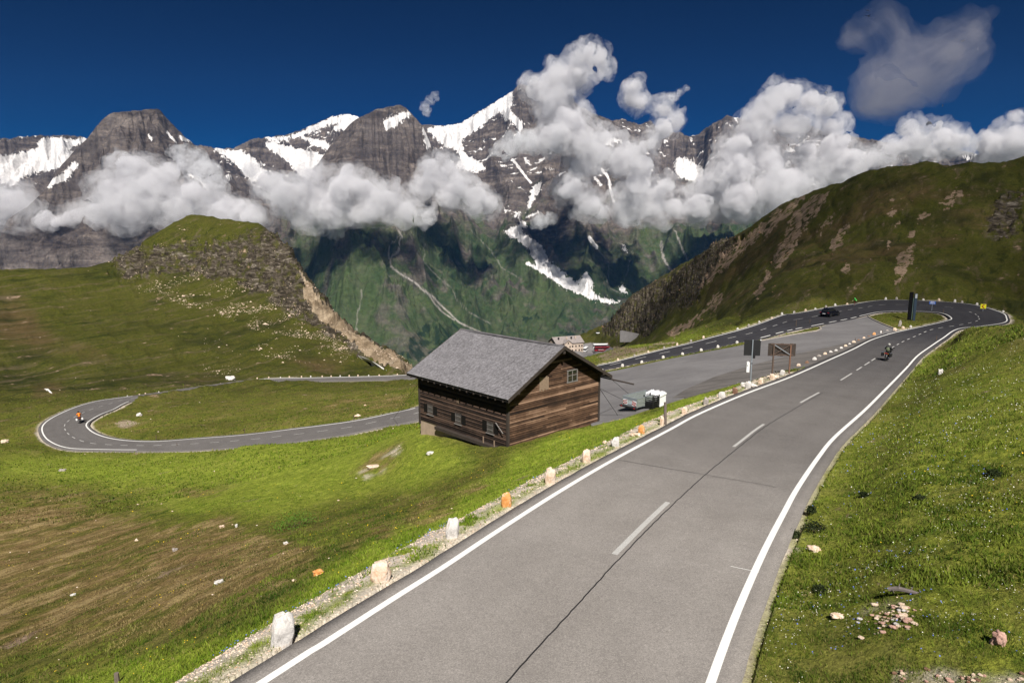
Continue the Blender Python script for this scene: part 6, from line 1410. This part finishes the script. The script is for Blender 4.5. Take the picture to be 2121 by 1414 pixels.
m = MB(); m.box((0, 0, 3.3), (20, 11, 7.6)); m.build('wall', M_stone, inn)
m = MB(); m.prism([(-6.1, 6.6), (0, 10.3), (6.1, 6.6), (6.1, 6.95), (0, 10.7), (-6.1, 6.95)], 0, -10.6, 10.6); rf = m.build('roof', M_rf, inn)
m = MB(); m.prism([(-5.4, 7.0), (0, 10.4), (5.4, 7.0)], 0, -9.95, 9.95); m.build('gable', M_stone, inn)
m = MB(); m.box((-2.5, -6.2, 3.6), (5.4, 3.0, 7.2)); m.prism([(-5.2, 7.2), (-2.5, 9.0), (.2, 7.2)], 1, -7.7, -3); m.build('wing', M_stone, inn)
m = MB(); m.prism([(-5.6, 6.95), (-2.5, 9.1), (.6, 6.95), (.6, 7.25), (-2.5, 9.45), (-5.6, 7.25)], 1, -8.2, -2.6); m.build('wing_roof', M_rf, inn)
for k, x in enumerate((-7, -1, 2.5, 5.5)): m = MB(); m.box((x, -2.6, 9.9), (.8, .8, 1.4)); m.build('chimney' if k % 2 else 'dormer', M_iron if k % 2 == 0 else M_stone, rf)
for z in (1.8, 4.6):
    for x in (-8.5, -6.3, 2, 4.5, 7, 9): m = MB(); m.box((x, -5.53, z), (.9, .1, 1.2)); m.build('window', M_glass, inn)
for x, z in ((-4.0, 4.8), (-1.2, 4.8), (-2.5, 7.3), (-4, 2), (-1.2, 2)): m = MB(); m.box((x, -7.74, z), (.8, .1, 1.1)); m.build('window', M_glass, inn)
P = hit(1126, 722, 280, 560); an = empty('annex', P+np.array([-12, 10, 0]), .42, 'long low annex attached at the left of the stone inn', 'annex'); an.location = (P[0]-2, P[1]+14, P[2])
m = MB(); m.box((0, 0, 2), (17, 9, 4)); m.build('wall', M_stone, an); m = MB(); m.prism([(-5, 3.8), (0, 6.6), (5, 3.8), (5, 4.1), (0, 6.95), (-5, 4.1)], 0, -9, 9); m.build('roof', M_rf, an)
P = hit(1195, 716, 300, 600); t = empty('banner', P, face(P), 'tall blue banner beside the stone inn', 'banner'); m = MB(); m.tube((0, 0, 0), (0, 0, 7), .12); m.build('pole', M_galv, t); m = MB(); m.box((-.75, 0, 3.9), (1.5, .08, 5.6)); m.build('cloth', plain('banner_blue', (.10, .26, .60), .7), t)
P = hit(1191, 722, 300, 600); t = empty('kiosk', P, .3, 'small white kiosk beside the blue banner', 'kiosk'); m = MB(); m.box((0, 0, 1.4), (1.6, 1.6, 2.8)); m.build('wall', M_white, t); m = MB(); m.box((0, 0, 2.95), (2.0, 2.0, .2)); m.build('roof', M_rf, t)
# retaining wall at the foot of the crag
a_ = aty(1284, 697, 366); b_ = aty(1329, 698, 366); L = b_[0]-a_[0]; t = empty('retaining_wall', a_, 0, 'grey concrete retaining wall at the foot of the rocky crag', 'wall')
m = MB(); m.prism([(0, -3), (L, -3), (L, .2), (L*.85, 1.6), (L*.45, 2.5), (L*.1, 3.4), (0, 3.2)], 1, -.3, .9); m.build('wall_face', plain('grey_concrete', (.22, .21, .21), .9, var=.3, scale=.5), t)
t = empty('white_car', hit(1240, 691, 300, 600), .3, 'tiny white car on the road bend below the crag', 'car')
m = MB(); m.box((0, 0, .6), (4.2, 1.8, .7)); m.build('body', M_white, t, bevel=.15); m = MB(); m.box((-.2, 0, 1.15), (2.3, 1.6, .5)); m.build('cabin', M_glass, t, bevel=.15)
t.name = 'car.001' if 'car.001' not in D.objects else 'car.002'
# ------------------------------------------------------------------ light
SUN_EL = math.radians(47); SUN_AZ = math.radians(6)      # behind the lens, a little to the right
sd = np.array([math.sin(SUN_AZ)*math.cos(SUN_EL), -math.cos(SUN_AZ)*math.cos(SUN_EL), math.sin(SUN_EL)])
sl = D.lights.new('sun', 'SUN'); sl.energy = 4.6; sl.angle = math.radians(.5); sl.color = (1, .955, .89)
so = D.objects.new('sun', sl); COL.objects.link(so)
from mathutils import Vector
so.rotation_euler = Vector(sd).to_track_quat('Z', 'Y').to_euler(); so.location = (0, -60, 80)
wd = D.worlds.new('World'); SC.world = wd; wd.use_nodes = True; nt = wd.node_tree; nt.nodes.clear()
sky = nt.nodes.new('ShaderNodeTexSky'); sky.sky_type = 'NISHITA'; sky.sun_disc = False; sky.sun_elevation = SUN_EL
sky.sun_rotation = PI-SUN_AZ; sky.altitude = 2600; sky.air_density = .8; sky.dust_density = .0; sky.ozone_density = 4.0
hs = nt.nodes.new('ShaderNodeHueSaturation'); hs.inputs['Saturation'].default_value = 1.6; hs.inputs['Value'].default_value = .068
gm = nt.nodes.new('ShaderNodeGamma'); gm.inputs[1].default_value = 1.8
bg = nt.nodes.new('ShaderNodeBackground'); bg.inputs[1].default_value = .05; ow = nt.nodes.new('ShaderNodeOutputWorld')
nt.links.new(sky.outputs[0], gm.inputs[0]); nt.links.new(gm.outputs[0], hs.inputs['Color']); nt.links.new(hs.outputs[0], bg.inputs[0]); nt.links.new(bg.outputs[0], ow.inputs[0])
vs = SC.view_settings; vs.view_transform = 'Standard'; vs.look = 'None'; vs.exposure = .66; vs.gamma = 1
SC.render.engine = 'CYCLES'; cy_ = SC.cycles
cy_.max_bounces = 6; cy_.diffuse_bounces = 2; cy_.glossy_bounces = 2; cy_.transmission_bounces = 2; cy_.volume_bounces = 3; cy_.transparent_max_bounces = 8
cy_.use_denoising = True; cy_.sample_clamp_indirect = 4

def add_shading_cloud():                                            # unseen thin cloud, added behind the lens to shade the far bend and hill
    rs = np.random.default_rng(77); bm = bmesh.new(); c0 = np.array([110, 190, 0.])+sd*650
    for (X, Y, r) in ((78, 108, 26), (100, 115, 30), (52, 112, 16), (130, 120, 45), (90, 150, 40), (130, 180, 55), (170, 210, 60), (110, 230, 50), (200, 250, 70), (150, 290, 70), (230, 160, 60), (110, 330, 60), (230, 330, 80), (60, 170, 22)):
        p = np.array([X, Y, -5.])+sd*650-c0
        for v in bmesh.ops.create_icosphere(bm, subdivisions=3, radius=r)['verts']: v.co = (v.co.x+p[0], v.co.y*1.2+p[1], v.co.z*.55+p[2]+rs.uniform(-2, 2)*0)
    me = D.meshes.new('shading_cloud'); bm.to_mesh(me); bm.free(); me.materials.append(cloud_mat('shading_vapour', .020, 1/60, .25, .7)); me.materials[0].cycles.volume_step_rate = .5
    o = link('shading_cloud', me, kind='stuff'); o.location = [float(t) for t in c0]
    m = o.modifiers.new('shell', 'REMESH'); m.mode = 'VOXEL'; m.voxel_size = 6
    t = D.textures.new('puff', 'CLOUDS'); t.noise_scale = 30; t.noise_depth = 3; m = o.modifiers.new('puff', 'DISPLACE'); m.texture = t; m.strength = 22; m.texture_coords = 'LOCAL'
add_shading_cloud()
def haze():
    b = MB(); b.box((0, 3800, 450), (16000, 9000, 2700)); g = N('haze_air')
    v = g.n('VolumePrincipled'); v.inputs['Color'].default_value = (.15, .42, 1, 1); v.inputs['Density'].default_value = 1.25e-5; v.inputs['Anisotropy'].default_value = .1
    g.ln(v.outputs[0], g.out.inputs['Volume']); b.build('haze', g.m, kind='stuff')
haze()
